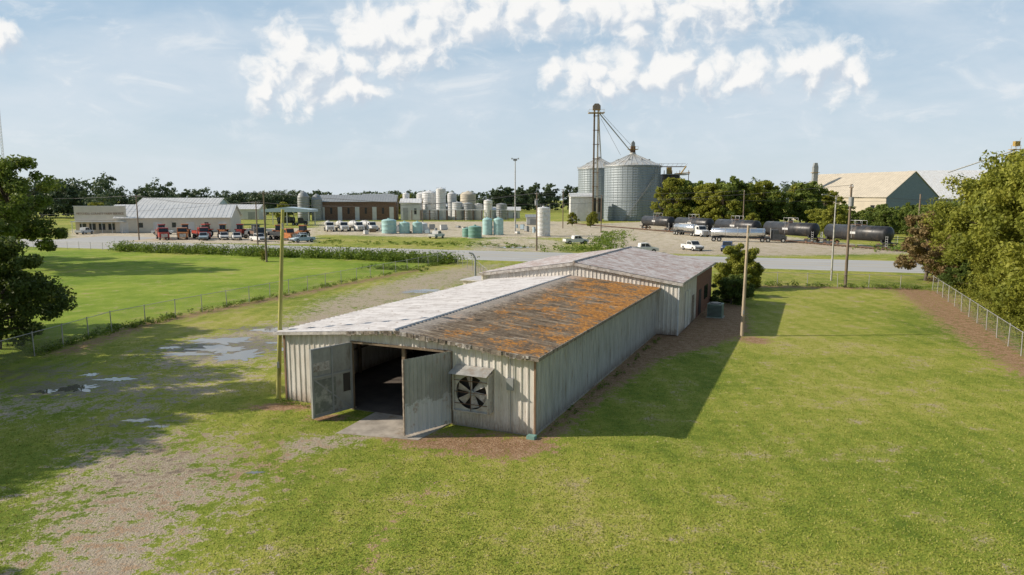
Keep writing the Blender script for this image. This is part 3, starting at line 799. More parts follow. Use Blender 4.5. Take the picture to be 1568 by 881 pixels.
for i in range(24):
    y = rr.uniform(165, 210); x = y * rr.uniform(.44, .66)
    plant('deciduous_tree', T_m[(i * 2 + i % 2) % 3], x, y, rr.uniform(0, 6), rr.uniform(.55, .75), rr.uniform(.45, .62))
for x, y, s_ in [(60, 245, .55), (66, 232, .5), (72, 205, .4), (22, 250, .35), (27, 236, .3), (31, 262, .35), (-60, 390, .9), (-63, 385, .8), (-48, 330, .5), (-39.2, 107.5, .12), (-111, 134, .15), (-145, 240, .6), (-100, 300, .6)]:
    plant('deciduous_tree', T_m[1], x, y, x, s_)
def belt(name, spec, mat, per=24, seed=0):
    rng = np.random.default_rng(seed); Vs = []; ts = []
    for (x0, y0, x1, y1, cnt, h0, h1, r0) in spec:
        for i in range(cnt):
            t = rng.random(); x = x0 + (x1 - x0) * t + rng.normal() * 4; y = y0 + (y1 - y0) * t + rng.normal() * 6
            h = rng.uniform(h0, h1) * (1 + .10 * math.sin(x * .05)); r = r0 * rng.uniform(.9, 1.4)
            L, R = crown(rng, h, r, 0, 6, 6)
            V, p = leaves(rng, L, R * 1.25, per, 1.5)
            V[:, 2] = np.maximum(V[:, 2], 0)
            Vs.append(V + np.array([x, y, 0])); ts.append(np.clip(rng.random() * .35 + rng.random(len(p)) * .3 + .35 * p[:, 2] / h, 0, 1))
    me_ = ngon_mesh(name, np.concatenate(Vs), 4, mat, np.concatenate(ts))
    o_ = bpy.data.objects.new(name, me_); C.objects.link(o_)
belt('distant_tree_line', [(-330, 350, -190, 355, 34, 18, 23, 8), (-200, 400, -120, 440, 24, 14, 18, 7), (-420, 560, 60, 600, 130, 14, 18, 9), (-190, 480, -60, 500, 22, 13, 16, 8), (-800, 560, -350, 560, 50, 18, 24, 9),
    (60, 420, 200, 430, 24, 18, 24, 9), (200, 480, 520, 480, 46, 18, 22, 9), (260, 300, 400, 330, 18, 16, 22, 8)], M_leaf_hazed, 20, 1)
belt('distant_pine_trees', [(-30, 520, 70, 520, 46, 19, 24, 4.5)], M_leaf_hazed, 18, 2)
def mass(name, poly_pts, cnt, h, r, per, size, mat, width, seed):
    rng = np.random.default_rng(seed); L = []; R = []
    for i in range(cnt):
        s_ = rng.random() * (len(poly_pts) - 1); k = int(s_); t = s_ - k
        a_, b_ = poly_pts[k], poly_pts[k + 1]; x = a_[0] + (b_[0] - a_[0]) * t + rng.normal() * width; y = a_[1] + (b_[1] - a_[1]) * t + rng.normal() * width
        hh = h * rng.uniform(.4, 1.2); L.append((x, y, hh * .45)); R.append(r * rng.uniform(.6, 1.2) * (hh / h))
    V, p = leaves(rng, np.array(L), np.array(R), per, size, squash=h / r * .5)
    V[:, 2] = np.maximum(V[:, 2], .01)
    me_ = ngon_mesh(name, V, 4, mat, np.clip(rng.random(len(p)) * .6 + np.repeat(rng.random(cnt) * .4, per), 0, 1))
    o_ = bpy.data.objects.new(name, me_); C.objects.link(o_)
mass('roadside_weeds', [(-76, 130), (-46, 119), (-24, 111.5), (-9, 104)], 560, 2.0, 1.4, 44, .32, M_weed, 1.3, 1)
mass('roadside_weeds', [(-20, 97), (-14, 94)], 40, .6, .8, 30, .25, M_weed, 1.0, 2)
mass('fence_line_weeds', [(-30, 42), (-29.8, 50), (-28, 56), (-23.1, 70), (-13.3, 96.4), (-9.0, 108)], 300, .6, .5, 26, .14, M_weed, .3, 3)
mass('fence_line_weeds', [(24, 78.5), (45.6, 73.4)], 90, .7, .6, 30, .16, M_weed, .35, 4)
mass('fence_line_weeds', [(48, 74), (34.5, 42), (30, 26)], 380, 1.8, 1.1, 44, .16, M_leaf_y, .8, 5)
mass('yard_weeds', [(8, 128), (18, 130), (20, 150), (24, 165), (30, 200)], 160, 1.6, 1.5, 30, .35, M_weed, 2.0, 6)
mass('yard_weeds', [(-50, 160), (-20, 150), (5, 142)], 120, .5, 1.1, 24, .3, M_weed, 4, 7)
mass('yard_weeds', [(70, 130), (84, 124), (110, 112)], 120, 1.6, 1.5, 30, .35, M_weed, 2.5, 8)
mass('weeds_by_wall', [loc2w(13.5, .5), loc2w(13.6, 12), loc2w(13.7, 22)], 60, .25, .2, 22, .07, M_weed, .15, 10)
mass('weeds_by_wall', [(-11.3, 32.2), (-9.8, 31.4), (-8.0, 30.6)], 22, .3, .22, 20, .07, M_weed, .12, 11)
# lawn tufts
rng = np.random.default_rng(77)
nT = 150000
gy = 13 + 34 * rng.random(nT) ** 1.5; gx = (rng.random(nT) * 2 - 1) * (gy * .8 + 1)
ix = np.clip(np.searchsorted(xs, gx) - 1, 0, nc - 1); iy = np.clip(np.searchsorted(ys, gy) - 1, 0, nr - 1)
mk = np.maximum(np.maximum(gravel[iy, ix], dirt[iy, ix]), wet[iy, ix])
la, lb = .915 * (gx - OX) - .403 * (gy - OY), .403 * (gx - OX) + .915 * (gy - OY)
ok = (mk < rng.random(nT) * .6) & ~((la > -.1) & (la < 13.3) & (lb > -.1)) & ~((la > 5) & (la < 9.2) & (lb > -3.2) & (lb < 0))
gx, gy = gx[ok], gy[ok]; k_ = len(gx)
th = rng.random(k_) * 6.283; hh = rng.uniform(.025, .06, k_); ww = rng.uniform(.012, .03, k_)
dx_, dy_ = np.cos(th) * ww, np.sin(th) * ww; lx, ly = rng.normal(size=k_) * .03, rng.normal(size=k_) * .03
z0 = np.zeros(k_)
V = np.stack([np.stack([gx - dx_, gy - dy_, z0], 1), np.stack([gx + dx_, gy + dy_, z0], 1), np.stack([gx + lx, gy + ly, hh], 1)], 1).reshape(-1, 3)
me_ = ngon_mesh('lawn_grass', V, 3, M_grass, np.clip(rng.normal(.5, .25, k_), 0, 1))
C.objects.link(bpy.data.objects.new('lawn_grass', me_))

# ------------------------------------------------------------------ vehicles
def wheel(mb, x, y, r, w=.25, M=None):
    mb.cyl((x, y - w / 2, r), (x, y + w / 2, r), r, r, M_black, 14, M=M); mb.cyl((x, y - w / 2 - .01, r), (x, y + w / 2 + .01, r), r * .5, r * .5, M_galv, 10, M=M)
def pickup(x, y, rot, mat, name='pickup_truck'):
    mb = MB()
    mb.prof([(-2.7, .5), (-2.7, 1.12), (1.05, 1.12), (1.5, 1.1), (2.55, 1.0), (2.7, .85), (2.7, .45), (2.2, .4), (-2.5, .42)], -.95, .95, mat)
    mb.prof([(-.75, 1.121), (-.62, 1.82), (.75, 1.85), (1.45, 1.121)], -.82, .82, mat)
    mb.prof([(-.55, 1.2), (-.48, 1.7), (.15, 1.74), (.15, 1.2)], -.835, .835, M_glass)
    mb.prof([(.25, 1.2), (.25, 1.74), (.7, 1.74), (1.2, 1.2)], -.835, .835, M_glass)
    mb.add([(.84, -.72, 1.80), (.84, .72, 1.80), (1.42, .76, 1.19), (1.42, -.76, 1.19)], [(0, 1, 2, 3)], M_glass)
    mb.box((-2.6, -.82, 1.0), (-.85, .82, 1.124), M_dkg)
    mb.box((2.68, -.8, .5), (2.76, .8, .72), M_dkg); mb.box((2.69, -.9, .78), (2.74, -.6, .95), M_offw); mb.box((2.69, .6, .78), (2.74, .9, .95), M_offw)
    mb.box((-2.8, -.85, .5), (-2.68, .85, .65), M_galv)
    for xx in (-1.75, 1.75):
        for yy in (-.86, .86): wheel(mb, xx, yy, .4)
    mb.done(name, loc=(x, y), rotz=rot)
def tractor(x, y, rot, mat, s=1.):
    mb = MB()
    mb.prof([(.1, .9), (.1, 1.75), (1.9, 1.6), (2.05, .9)], -.5, .5, mat)
    mb.prof([(-1.4, .8), (-1.5, 1.7), (.1, 1.7), (.1, .8)], -.75, .75, mat)
    mb.prof([(-1.3, 1.7), (-1.2, 2.75), (-.05, 2.75), (.08, 1.7)], -.62, .62, M_glass)
    mb.box((-1.4, -.72, 2.75), (.1, .72, 2.95), mat)
    for yy in (-.75, .75): wheel(mb, -1.0, yy * 1.1, .8, .4); wheel(mb, 1.5, yy, .5, .3)
    mb.cyl((1.0, .1, 1.6), (1.0, .1, 2.6), .05, .05, M_dkg, 6); mb.box((-1.7, -1.2, 1.62), (-.3, -.6, 1.82), mat); mb.box((-1.7, .6, 1.62), (-.3, 1.2, 1.82), mat)
    o_ = mb.done('farm_tractor', loc=(x, y), rotz=rot); o_.scale = (s, s, s)
def cab(mb, x0, mat):
    mb.prof([(x0, .6), (x0, 2.7), (x0 + .5, 2.9), (x0 + 1.7, 2.85), (x0 + 2.0, 1.85), (x0 + 3.3, 1.65), (x0 + 3.5, .6)], -1.1, 1.1, mat)
    mb.prof([(x0 + .8, 1.9), (x0 + .8, 2.6), (x0 + 1.6, 2.6), (x0 + 1.85, 1.9)], -1.115, 1.115, M_glass)
    mb.add([(x0 + 1.76, -.95, 2.7), (x0 + 1.76, .95, 2.7), (x0 + 2.02, 1.0, 1.93), (x0 + 2.02, -1.0, 1.93)], [(0, 1, 2, 3)], M_glass)
    mb.box((x0 + 3.48, -.7, .7), (x0 + 3.56, .7, 1.5), M_galv); mb.cyl((x0 + .1, -1.2, 1), (x0 + .1, -1.2, 3.3), .08, .08, M_galv, 8)
    for yy in (-.95, .95): wheel(mb, x0 + 2.8, yy, .52, .3)
def tanker(x, y, rot, mat, cabm, L=5.5, big=False):
    mb = MB(); r = 1.0 if big else .9; zc = 2.1
    mb.lathe([(0, -L / 2 - .25), (r * .7, -L / 2 - .2), (r, -L / 2), (r, L / 2), (r * .7, L / 2 + .2), (0, L / 2 + .25)], mat, 'x', 20, Matrix.Translation((0, 0, zc)))
    for k in range(5): mb.lathe([(r + .03, -.04), (r + .03, .04)], M_galv, 'x', 20, Matrix.Translation((-L / 2 + .3 + k * (L - .6) / 4, 0, zc)))
    mb.box((-L / 2, -.5, .85), (L / 2 + 3, .5, 1.1), M_dkg); mb.box((-L * .35, -.25, zc + r - .02), (L * .35, .25, zc + r + .12), M_galv)
    mb.cyl((0, 0, zc + r), (0, 0, zc + r + .3), .3, .3, M_galv, 10)
    for xx in ((-L / 2 + .5, -L / 2 + 1.7) + ((L / 2 - .4, L / 2 + .8) if big else ())):
        for yy in (-.95, .95): wheel(mb, xx, yy, .52, .3)
    cab(mb, L / 2 + (1.2 if big else .4), cabm)
    mb.done('tanker_truck', loc=(x, y), rotz=rot)
def flatbed(x, y, rot, cabm, bedm):
    mb = MB()
    mb.box((-3.5, -1.15, 1.05), (1.6, 1.15, 1.3), M_dkg)
    for yy in (-1.14, 1.09): mb.box((-3.5, yy, 1.3), (1.6, yy + .05, 2.0), bedm)
    mb.box((-3.5, -1.08, 1.3), (-3.44, 1.08, 2.0), bedm); mb.box((1.54, -1.08, 1.3), (1.6, 1.08, 2.6), bedm)
    for xx in (-2.6, -1.4):
        for yy in (-.95, .95): wheel(mb, xx, yy, .5, .3)
    cab(mb, 1.8, cabm)
    mb.done('work_truck', loc=(x, y), rotz=rot)
def tank_car(x, y, rot, L=17.5):
    mb = MB(); r = 1.52; zc = 2.75; h = L / 2 - 1.3
    mb.lathe([(0, -h - .5), (r * .5, -h - .42), (r * .85, -h - .2), (r, -h), (r, h), (r * .85, h + .2), (r * .5, h + .42), (0, h + .5)], M_tankb, 'x', 28, Matrix.Translation((0, 0, zc)))
    for k in (-.66, -.33, 0, .33, .66): mb.lathe([(r + .02, -.05), (r + .02, .05)], M_dkg, 'x', 28, Matrix.Translation((k * h, 0, zc)))
    mb.cyl((0, 0, zc + r - .1), (0, 0, zc + r + .45), .5, .5, M_tankb, 14)
    mb.box((-1.6, -.7, zc + r + .05), (1.6, -.55, zc + r + .12), M_rustst); mb.box((-1.6, .55, zc + r + .05), (1.6, .7, zc + r + .12), M_rustst)
    for xx in (-1.6, 0, 1.6):
        for yy in (-.65, .65): mb.cyl((xx, yy, zc + r * .8), (xx, yy, zc + r + .95), .03, .03, M_offw, 5)
    for yy in (-.65, .65): mb.cyl((-1.6, yy, zc + r + .95), (1.6, yy, zc + r + .95), .03, .03, M_offw, 5)
    for s_ in (-1, 1):
        mb.box((s_ * L / 2 - 1.6 * (s_ > 0), -1.3, 1.0), (s_ * L / 2 + 1.6 * (s_ < 0), 1.3, 1.16), M_tankb)
        mb.box((s_ * (L / 2 + .35) - .35, -.2, .75), (s_ * (L / 2 + .35) + .35, .2, 1.0), M_rustst)
        mb.box((s_ * (h - .5) - .2, -1.2, 1.16), (s_ * (h - .5) + .2, 1.2, 1.7), M_tankb)
        for dx in (-.9, .9):
            for yy in (-.75, .75): mb.cyl((s_ * (h - .6) + dx, yy - .08, .55), (s_ * (h - .6) + dx, yy + .08, .55), .45, .45, M_rustst, 12)
        for yy in (-.95, .95): mb.box((s_ * (h - .6) - 1.3, yy - .08, .4), (s_ * (h - .6) + 1.3, yy + .08, .75), M_dkg)
        for yy in (-1.25, 1.25):
            for q in range(5): mb.box((s_ * (L / 2 - .5) - .25, yy - .02, .5 + q * .45), (s_ * (L / 2 - .5) + .25, yy + .02, .54 + q * .45), M_offw)
            for e_ in (-.25, .25): mb.cyl((s_ * (L / 2 - .5) + e_, yy, .4), (s_ * (L / 2 - .5) + e_, yy, 2.5), .025, .025, M_offw, 5)
    mb.box((-.9, -1.53, zc - .2), (.9, -1.52, zc + .25), M_offw)
    mb.cyl((0, -1.55, 1.7), (0, -1.55, zc + r + .3), .03, .03, M_offw, 5)
    mb.done('railway_tank_car', loc=(x, y, .25), rotz=rot)
d = Vector((32, -92)).normalized(); ang = math.atan2(d.y, d.x)
for i in range(5):
    s_ = 9 + i * 19.2; tank_car(42 + d.x * s_, 220 + d.y * s_, ang)
mb = MB()
for s_ in (-.72, .72):
    nx, ny = -d.y * s_, d.x * s_
    p0 = Vector((42 - d.x * 60 + nx, 220 - d.y * 60 + ny, .2)); p1 = Vector((42 + d.x * 150 + nx, 220 + d.y * 150 + ny, .2)); mb.cyl(p0, p1, .06, .06, M_rustst, 5)
for i in range(200):
    c = Vector((42 + d.x * (i - 55), 220 + d.y * (i - 55), 0)); M = Matrix.Translation((c.x, c.y, 0)) @ Matrix.Rotation(ang, 4, 'Z'); mb.box((-.12, -1.3, .02), (.12, 1.3, .14), M_wood, M)
mb.done('railway_track')
tanker(52, 157.5, math.atan2(-5.5, 16), M_chrome, M_dkg, 11.5, True)
tanker(47, 185, ang, M_chrome, M_white, 9, True)
for i, x in enumerate((-56.6, -53, -49, -45.5)): tanker(x, 211 + i * .6, -1.2 + .1 * i, M_offw, M_white, 5)
pickup(23.9, 124.5, .12, M_white); pickup(34.6, 131, -1.3, M_white); pickup(40.8, 129, -2.0, M_blue)
pickup(-74, 164, -1.2, M_lblue); pickup(-70, 166, -1.1, M_white); pickup(-47.8, 156, -2.3, M_lblue); pickup(-50, 163, -1.0, M_white)
pickup(-131, 178, .1, M_white); pickup(-139, 183, .1, M_dkg); pickup(-120, 192, 1.5, M_white); pickup(-66.5, 165, -1.1, M_white)
pickup(-59, 159, -.8, M_white)
flatbed(-86, 168, -1.0, M_red, M_rustst); flatbed(-81.5, 169, -1.1, M_orange, M_orange); flatbed(-77.5, 170, -.9, M_red, M_red); flatbed(-62.5, 168, -1.0, M_dkg, M_rustst); flatbed(-55.5, 164, -.6, M_orange, M_dkg)
rr = random.Random(2)
for i, (x, y, mt) in enumerate([(-89, 174, M_red), (-84, 176, M_orange), (-79.8, 177, M_red), (-65, 172, M_dkg), (-58, 170, M_orange), (-74, 175, M_orange), (-70, 176, M_red), (-52, 169, M_orange)]):
    tractor(x, y, -1.57 + rr.uniform(-.6, .6), mt, 1.15)
for x, y, r_ in [(-19, 172, 1.2), (14, 150, .3), (-97, 190, .2)]: pickup(x, y, r_, M_white)

# ------------------------------------------------------------------ industrial yard
def vtank(name, x, y, r, h, mat, dome=.12, ribs=True, ladder=False):
    mb = MB()
    prof = [(r, 0)]
    k = max(3, int(h / 1.0))
    for i in range(k):
        z0 = h * i / k; z1 = h * (i + 1) / k
        prof += [(r, z0 + .02), (r, z1 - .08), (r * (1.012 if ribs else 1), z1 - .04)]
    prof += [(r, h), (r * .75, h + h * dome * .6), (r * .25, h + h * dome), (0.01, h + h * dome)]
    mb.lathe(prof, mat, 'z', 28)
    mb.cyl((0, 0, h + h * dome - .05), (0, 0, h + h * dome + .25), r * .18, r * .18, mat, 12)
    mb.lathe([(r + .25, 0), (r + .25, .12), (0.01, .12)], M_conc, 'z', 28)
    mb.cyl((r * .2, -r - .05, .5), (r * .2, -r - .6, .5), .1, .1, M_grey, 8)
    if ladder:
        for e_ in (-.25, .25): mb.cyl((-r * .4 + e_, -r - .05, 0), (-r * .4 + e_, -r - .05, h + 1), .04, .04, M_grey, 5)
        for q in range(int(h / .5)): mb.box((-r * .4 - .25, -r - .07, q * .5), (-r * .4 + .25, -r - .03, q * .5 + .05), M_grey)
        for q in range(12):
            t = q * math.pi / 6; mb.cyl((r * .95 * math.cos(t), r * .95 * math.sin(t), h), (r * .95 * math.cos(t), r * .95 * math.sin(t), h + 1), .03, .03, M_grey, 4)
    mb.done(name, loc=(x, y))
vtank('poly_liquid_tank', -35, 195, 2.1, 3.7, M_teal); vtank('poly_liquid_tank', -30.6, 195, 1.5, 3.0, M_teal); vtank('poly_liquid_tank', -27, 195.5, 1.4, 3.0, M_teal); vtank('poly_liquid_tank', -25.8, 199, 1.3, 2.6, M_white)
vtank('poly_liquid_tank', -9.3, 172, 1.7, 2.8, M_green); vtank('poly_liquid_tank', -6.7, 187, 1.35, 4.2, M_teal); vtank('poly_liquid_tank', -3.7, 187, 1.35, 4.2, M_teal)
vtank('poly_liquid_tank', -11.6, 176, 1.2, 2.2, M_green)
vtank('storage_tank', 8.3, 181, 1.8, 7.4, M_white, .04, ladder=True)
vtank('storage_tank', -33.3, 323, 2.3, 14.2, M_white, .05, ladder=True)
vtank('storage_tank', -39.5, 330, 3.6, 12.6, M_white, .08, ladder=True); vtank('storage_tank', -43.5, 338, 3.4, 12.0, M_offw, .1)
vtank('storage_tank', -28.6, 328, 2.2, 12, M_offw, .08); vtank('storage_tank', -25.5, 321, 2.5, 8, M_offw, .06); vtank('storage_tank', -20.4, 320, 2.3, 7.6, M_grey, .06)
vtank('storage_tank', -15.8, 322, 2.2, 7.2, M_offw, .06); vtank('storage_tank', -22, 345, 3.9, 12, M_beige, .12); vtank('storage_tank', -11, 316, 2.0, 9.0, M_white, .05)
vtank('storage_tank', -5, 330, 2.6, 7.2, M_grey, .06); vtank('storage_tank', -50, 325, 1.6, 12, M_white, .06)
def shed(name, x, y, w, d_, h, rh, rot, wall, roof, doors=3):
    E = empty(name, (x, y, 0), rot)
    mb = MB(); mb.box((-w / 2, -d_ / 2, 0), (w / 2, d_ / 2, h), wall)
    for s_ in (-1, 1):
        mb.add([(s_ * w / 2, -d_ / 2, h), (s_ * w / 2, d_ / 2, h), (s_ * w / 2, 0, h + rh)], [(0, 1, 2)], wall)
    mb.done('walls', E)
    mb = MB()
    o_ = .5; sl_ = rh / (d_ / 2)
    for s_ in (-1, 1):
        e0 = (s_ * (d_ / 2 + o_), h - o_ * sl_ + .05)
        vs = [(-w / 2 - o_, e0[0], e0[1]), (w / 2 + o_, e0[0], e0[1]), (w / 2 + o_, 0, h + rh + .05), (-w / 2 - o_, 0, h + rh + .05)]
        vs += [(a_, b_, c_ + .12) for a_, b_, c_ in vs]
        mb.add(vs, [(0, 1, 2, 3), (4, 7, 6, 5), (0, 4, 5, 1), (1, 5, 6, 2), (3, 7, 4, 0)], roof)
        k = int(w / 1.2)
        for i in range(k + 1):
            xx = -w / 2 + w * i / k
            mb.add([(xx - .05, e0[0], e0[1] + .125), (xx + .05, e0[0], e0[1] + .125), (xx + .05, 0, h + rh + .175), (xx - .05, 0, h + rh + .175),
                    (xx - .05, e0[0], e0[1] + .17), (xx + .05, e0[0], e0[1] + .17), (xx + .05, 0, h + rh + .22), (xx - .05, 0, h + rh + .22)],
                   [(4, 5, 6, 7), (0, 4, 7, 3), (1, 2, 6, 5), (0, 1, 5, 4)], roof)
    mb.done('roof', E)
    mb = MB()
    for i in range(doors):
        xx = -w / 2 + w * (i + .5) / doors; dw = min(3.6, w / doors * .5)
        if i % 2 == 0: mb.box((xx - dw / 2, -d_ / 2 - .04, .02), (xx + dw / 2, -d_ / 2 - .005, h * .72), M_offw if wall is not M_offw else M_grey)
        else: mb.box((xx - dw / 4, -d_ / 2 - .04, h * .35), (xx + dw / 4, -d_ / 2 - .005, h * .68), M_glass)
    mb.box((-w / 2, -d_ / 2 - .03, .0), (w / 2, -d_ / 2 - .004, .25), M_conc)
    mb.done('doors_and_windows', E)
    return E
ra = math.atan2(12, 26.3)
M_wallw = simple('cream_wall', (.62, .57, .48), .7, var=.1, scale=.5)
shed('farm_service_building', -101.5, 211, 31, 21, 4.3, 3.6, ra * .55, M_wallw, M_offw, 7)
mb = MB()
mb.box((-1, -.2, 0), (13.5, 9, 4.9), M_beige); mb.box((-1.1, -.35, 3.6), (13.6, -.21, 7.6), M_wallw); mb.box((-1.3, -.4, 7.6), (13.8, -.1, 7.8), M_offw)
mb.box((-1.2, -2.4, 3.2), (13.7, -.36, 3.45), M_offw)
for i in range(5): mb.box((.2 + i * 2.7, -.26, .9), (2.0 + i * 2.7, -.205, 2.7), M_glass)
for i in range(6): mb.cyl((-.8 + i * 2.8, -2.2, 0), (-.8 + i * 2.8, -2.2, 3.2), .08, .08, M_offw, 6)
mb.done('farm_store_front', loc=(-125, 198, 0), rotz=.03)
M_letter = simple('faded_sign_letter', (.34, .24, .17), .7)
def text(name, s, loc, size, rot, mat):
    cu = bpy.data.curves.new(name, 'FONT'); cu.body = s; cu.size = size; cu.extrude = .03; cu.align_x = 'CENTER'
    o_ = bpy.data.objects.new(name, cu); C.objects.link(o_); o_.location = loc; o_.rotation_euler = rot; cu.materials.append(mat)
text('store_sign', 'MITCHELL COUNTY FARM SERVICE', (-118.7, 197.75, 5.3), .85, (math.pi / 2, 0, .03), M_letter)
shed('farm_storage_shed', -125, 262, 30, 18, 6, 4, 0, M_lblue, M_offw, 5)
mb = MB()
for x in (-8, 0, 8):
    for y in (-4, 4): mb.box((x - .15, y - .15, 0), (x + .15, y + .15, 5), M_white)
mb.prof([(-9, 5), (-9, 5.9), (0, 6.8), (9, 5.9), (9, 5)], -5, 5, M_lblue)
mb.done('loading_canopy', loc=(-83, 257)); tanker(-84, 255, .2, M_dkg, M_dkg, 6, True)
shed('grain_storage_shed', -72, 325, 35, 20, 8.5, 3.0, .1, M_rustst, M_grey, 9)
shed('brown_warehouse', -64, 330, 14, 14, 10.5, 1.5, .1, M_rustst, M_grey, 2)
shed('pump_house', -46.5, 318, 9, 7, 8, 1.8, 0, M_offw, M_white, 2)
shed('tank_farm_shed', -31, 338, 16, 9, 6, 1.4, 0, M_grey, M_offw, 3)
shed('small_shed', -3, 350, 14, 8, 4.0, 1.6, 0, M_offw, M_offw, 3); shed('small_shed', -130, 330, 20, 10, 5, 2, 0, M_offw, M_offw, 3)
shed('small_shed', -160, 300, 24, 12, 5, 2.2, .1, M_grey, M_offw, 3); shed('small_shed', 8, 260, 5, 4, 3.0, .8, 0, M_offw, M_grey, 1)
vtank('storage_tank', -94, 310, 2.6, 10.5, M_grey, .25); vtank('storage_tank', -88.5, 312, 2.4, 9.5, M_grey, .25)
mb = MB()
for x in range(-46, 2, 4):
    mb.box((x, 314, 0), (x + .25, 314.3, 4.6), M_rustst); mb.box((x, 317, 0), (x + .25, 317.3, 4.6), M_rustst); mb.box((x, 314.31, 4.4), (x + .25, 316.99, 4.6), M_rustst)
for y in (314.5, 315.2, 316, 316.6): mb.cyl((-46, y, 4.75), (2, y, 4.75), .15, .15, M_offw, 6)
mb.done('pipe_rack')
rr = random.Random(21); mb = MB()
for i in range(46):
    x = rr.uniform(-44, 12); y = rr.uniform(186, 235); h = rr.choice((.6, 1.1, 1.6)); w_ = rr.uniform(.8, 2.2); mt = rr.choice((M_offw, M_grey, M_wood, M_lblue, M_rustst))
    M = Matrix.Translation((x, y, 0)) @ Matrix.Rotation(rr.uniform(0, 3), 4, 'Z')
    if i % 3: mb.box((0, 0, .12), (w_, 1.1, h), mt, M); mb.box((0, 0, 0), (w_, 1.1, .115), M_wood, M); mb.box((.1, .1, h + .002), (w_ - .1, 1.0, h + .1), M_grey, M)
    else: mb.cyl((0, 0, 0), (0, 0, h), .45, .45, mt, 10, M=M); mb.cyl((0, 0, h), (0, 0, h + .08), .3, .3, M_grey, 8, M=M)
mb.done('yard_pallet_stacks')
def bin_(name, x, y, r, h, rh):
    E = empty(name, (x, y, 0)); mb = MB(); prof = []
    k = int(h / 1.1)
    for i in range(k): prof += [(r, h * i / k), (r + .08, h * (i + .5) / k)]
    prof += [(r, h)]
    mb.lathe(prof, M_silo, 'z', 72, smooth=False)
    for i in range(36):
        t = 2 * math.pi * i / 36; c_, s_ = math.cos(t), math.sin(t); mb.cyl(((r + .08) * c_, (r + .08) * s_, 0), ((r + .08) * c_, (r + .08) * s_, h), .05, .05, M_silo, 4)
    mb.done('bin_wall', E)
    mb = MB(); mb.lathe([(r + .4, h - .2), (r + .35, h + .05), (1.4, h + rh), (1.4, h + rh + .8), (.01, h + rh + 1.1)], M_silor, 'z', 56, smooth=False)
    for i in range(28):
        t = 2 * math.pi * i / 28; c_, s_ = math.cos(t), math.sin(t); mb.cyl(((r + .3) * c_, (r + .3) * s_, h + .12), (1.4 * c_, 1.4 * s_, h + rh + .1), .07, .07, M_silor, 4)
    for i in range(8):
        t = 2 * math.pi * (i + .5) / 8; mb.box((r * .6 * math.cos(t) - .4, r * .6 * math.sin(t) - .4, h + rh * .38), (r * .6 * math.cos(t) + .4, r * .6 * math.sin(t) + .4, h + rh * .38 + 1.0), M_galv)
    mb.done('bin_roof', E)
    mb = MB()
    t = -2.0
    for i in range(60):
        t2 = t + .022; z = h * i / 60
        mb.box(((r + .9) * math.cos(t) - .4, (r + .9) * math.sin(t) - .4, z), ((r + .9) * math.cos(t) + .4, (r + .9) * math.sin(t) + .4, z + .1), M_grey)
        mb.cyl(((r + 1.3) * math.cos(t), (r + 1.3) * math.sin(t), z), ((r + 1.3) * math.cos(t), (r + 1.3) * math.sin(t), z + 1.1), .04, .04, M_grey, 4); t = t2
    mb.lathe([(r + .6, h - .8), (r + .6, h - .7), (r + .62, h - .7)], M_grey, 'z', 40)
    for i in range(40):
        a_ = 2 * math.pi * i / 40; mb.cyl(((r + .55) * math.cos(a_), (r + .55) * math.sin(a_), h), ((r + .55) * math.cos(a_), (r + .55) * math.sin(a_), h + 1.1), .04, .04, M_yel, 4)
    mb.done('stair_and_rail', E)
bin_('grain_bin', 55, 316, 12.6, 24.6, 5.2); bin_('grain_bin', 43.5, 348, 10, 24.8, 5)
mb = MB()
for x in (-.8, .8): mb.box((x - .3, -.35, 0), (x + .3, .35, 48), M_wood if x < 0 else M_beige)
for z in range(3, 47, 6):
    mb.box((-1.3, -.9, z), (1.3, .9, z + .15), M_rustst)
for x, y in ((-1.3, -1.2), (1.3, -1.2)): mb.cyl((x, y, 0), (x, y, 46), .06, .06, M_rustst, 5)
mb.prof([(-1.6, 47.5), (-1.6, 49.3), (-.8, 50.2), (.8, 50.2), (1.7, 49.3), (1.7, 47.5)], -.8, .8, M_trim)
mb.box((-3.4, -2, 46.2), (3.4, 2, 46.4), M_yel)
for x in (-3.3, -1.1, 1.1, 3.3): mb.cyl((x, -1.9, 46.4), (x, -1.9, 47.6), .06, .06, M_yel, 4); mb.cyl((x, 1.9, 46.4), (x, 1.9, 47.6), .06, .06, M_yel, 4)
mb.cyl((-3.3, -1.9, 47.6), (3.3, -1.9, 47.6), .06, .06, M_yel, 4)
mb.cyl((1, 0, 46.5), (18.4, 16, 30.5), .25, .25, M_grey, 8); mb.cyl((1, 0, 47.5), (18.6, 15, 33), .08, .08, M_grey, 5); mb.cyl((1, .2, 45), (8, 45, 30.5), .25, .25, M_grey, 8)
mb.cyl((2, 0, 44), (12, 8, 29), .07, .07, M_grey, 5)
mb.done('bucket_elevator', loc=(36.2, 300))
mb = MB()
mb.box((-1, -1, 30), (1, 1, 33.5), M_rustst); mb.box((-2.2, -1.6, 32), (2.2, 1.6, 32.2), M_yel)
for x in (-2.1, 0, 2.1): mb.cyl((x, -1.5, 32.2), (x, -1.5, 33.3), .06, .06, M_yel, 4)
mb.cyl((-2.1, -1.5, 33.3), (2.1, -1.5, 33.3), .06, .06, M_yel, 4); mb.prof([(-.8, 33.5), (-.8, 35), (0, 36), (.8, 35), (.8, 33.5)], -.7, .7, M_grey)
mb.box((9, -1, 24.2), (24, 1, 24.5), M_rustst); mb.box((9, -1, 25.6), (24, -.9, 25.7), M_rustst)
for i in range(8): mb.cyl((9 + i * 2.1, -1, 24.4), (10 + i * 2.1, -1, 25.7), .07, .07, M_rustst, 4)
mb.done('overhead_conveyor', loc=(55, 316))
mb = MB()
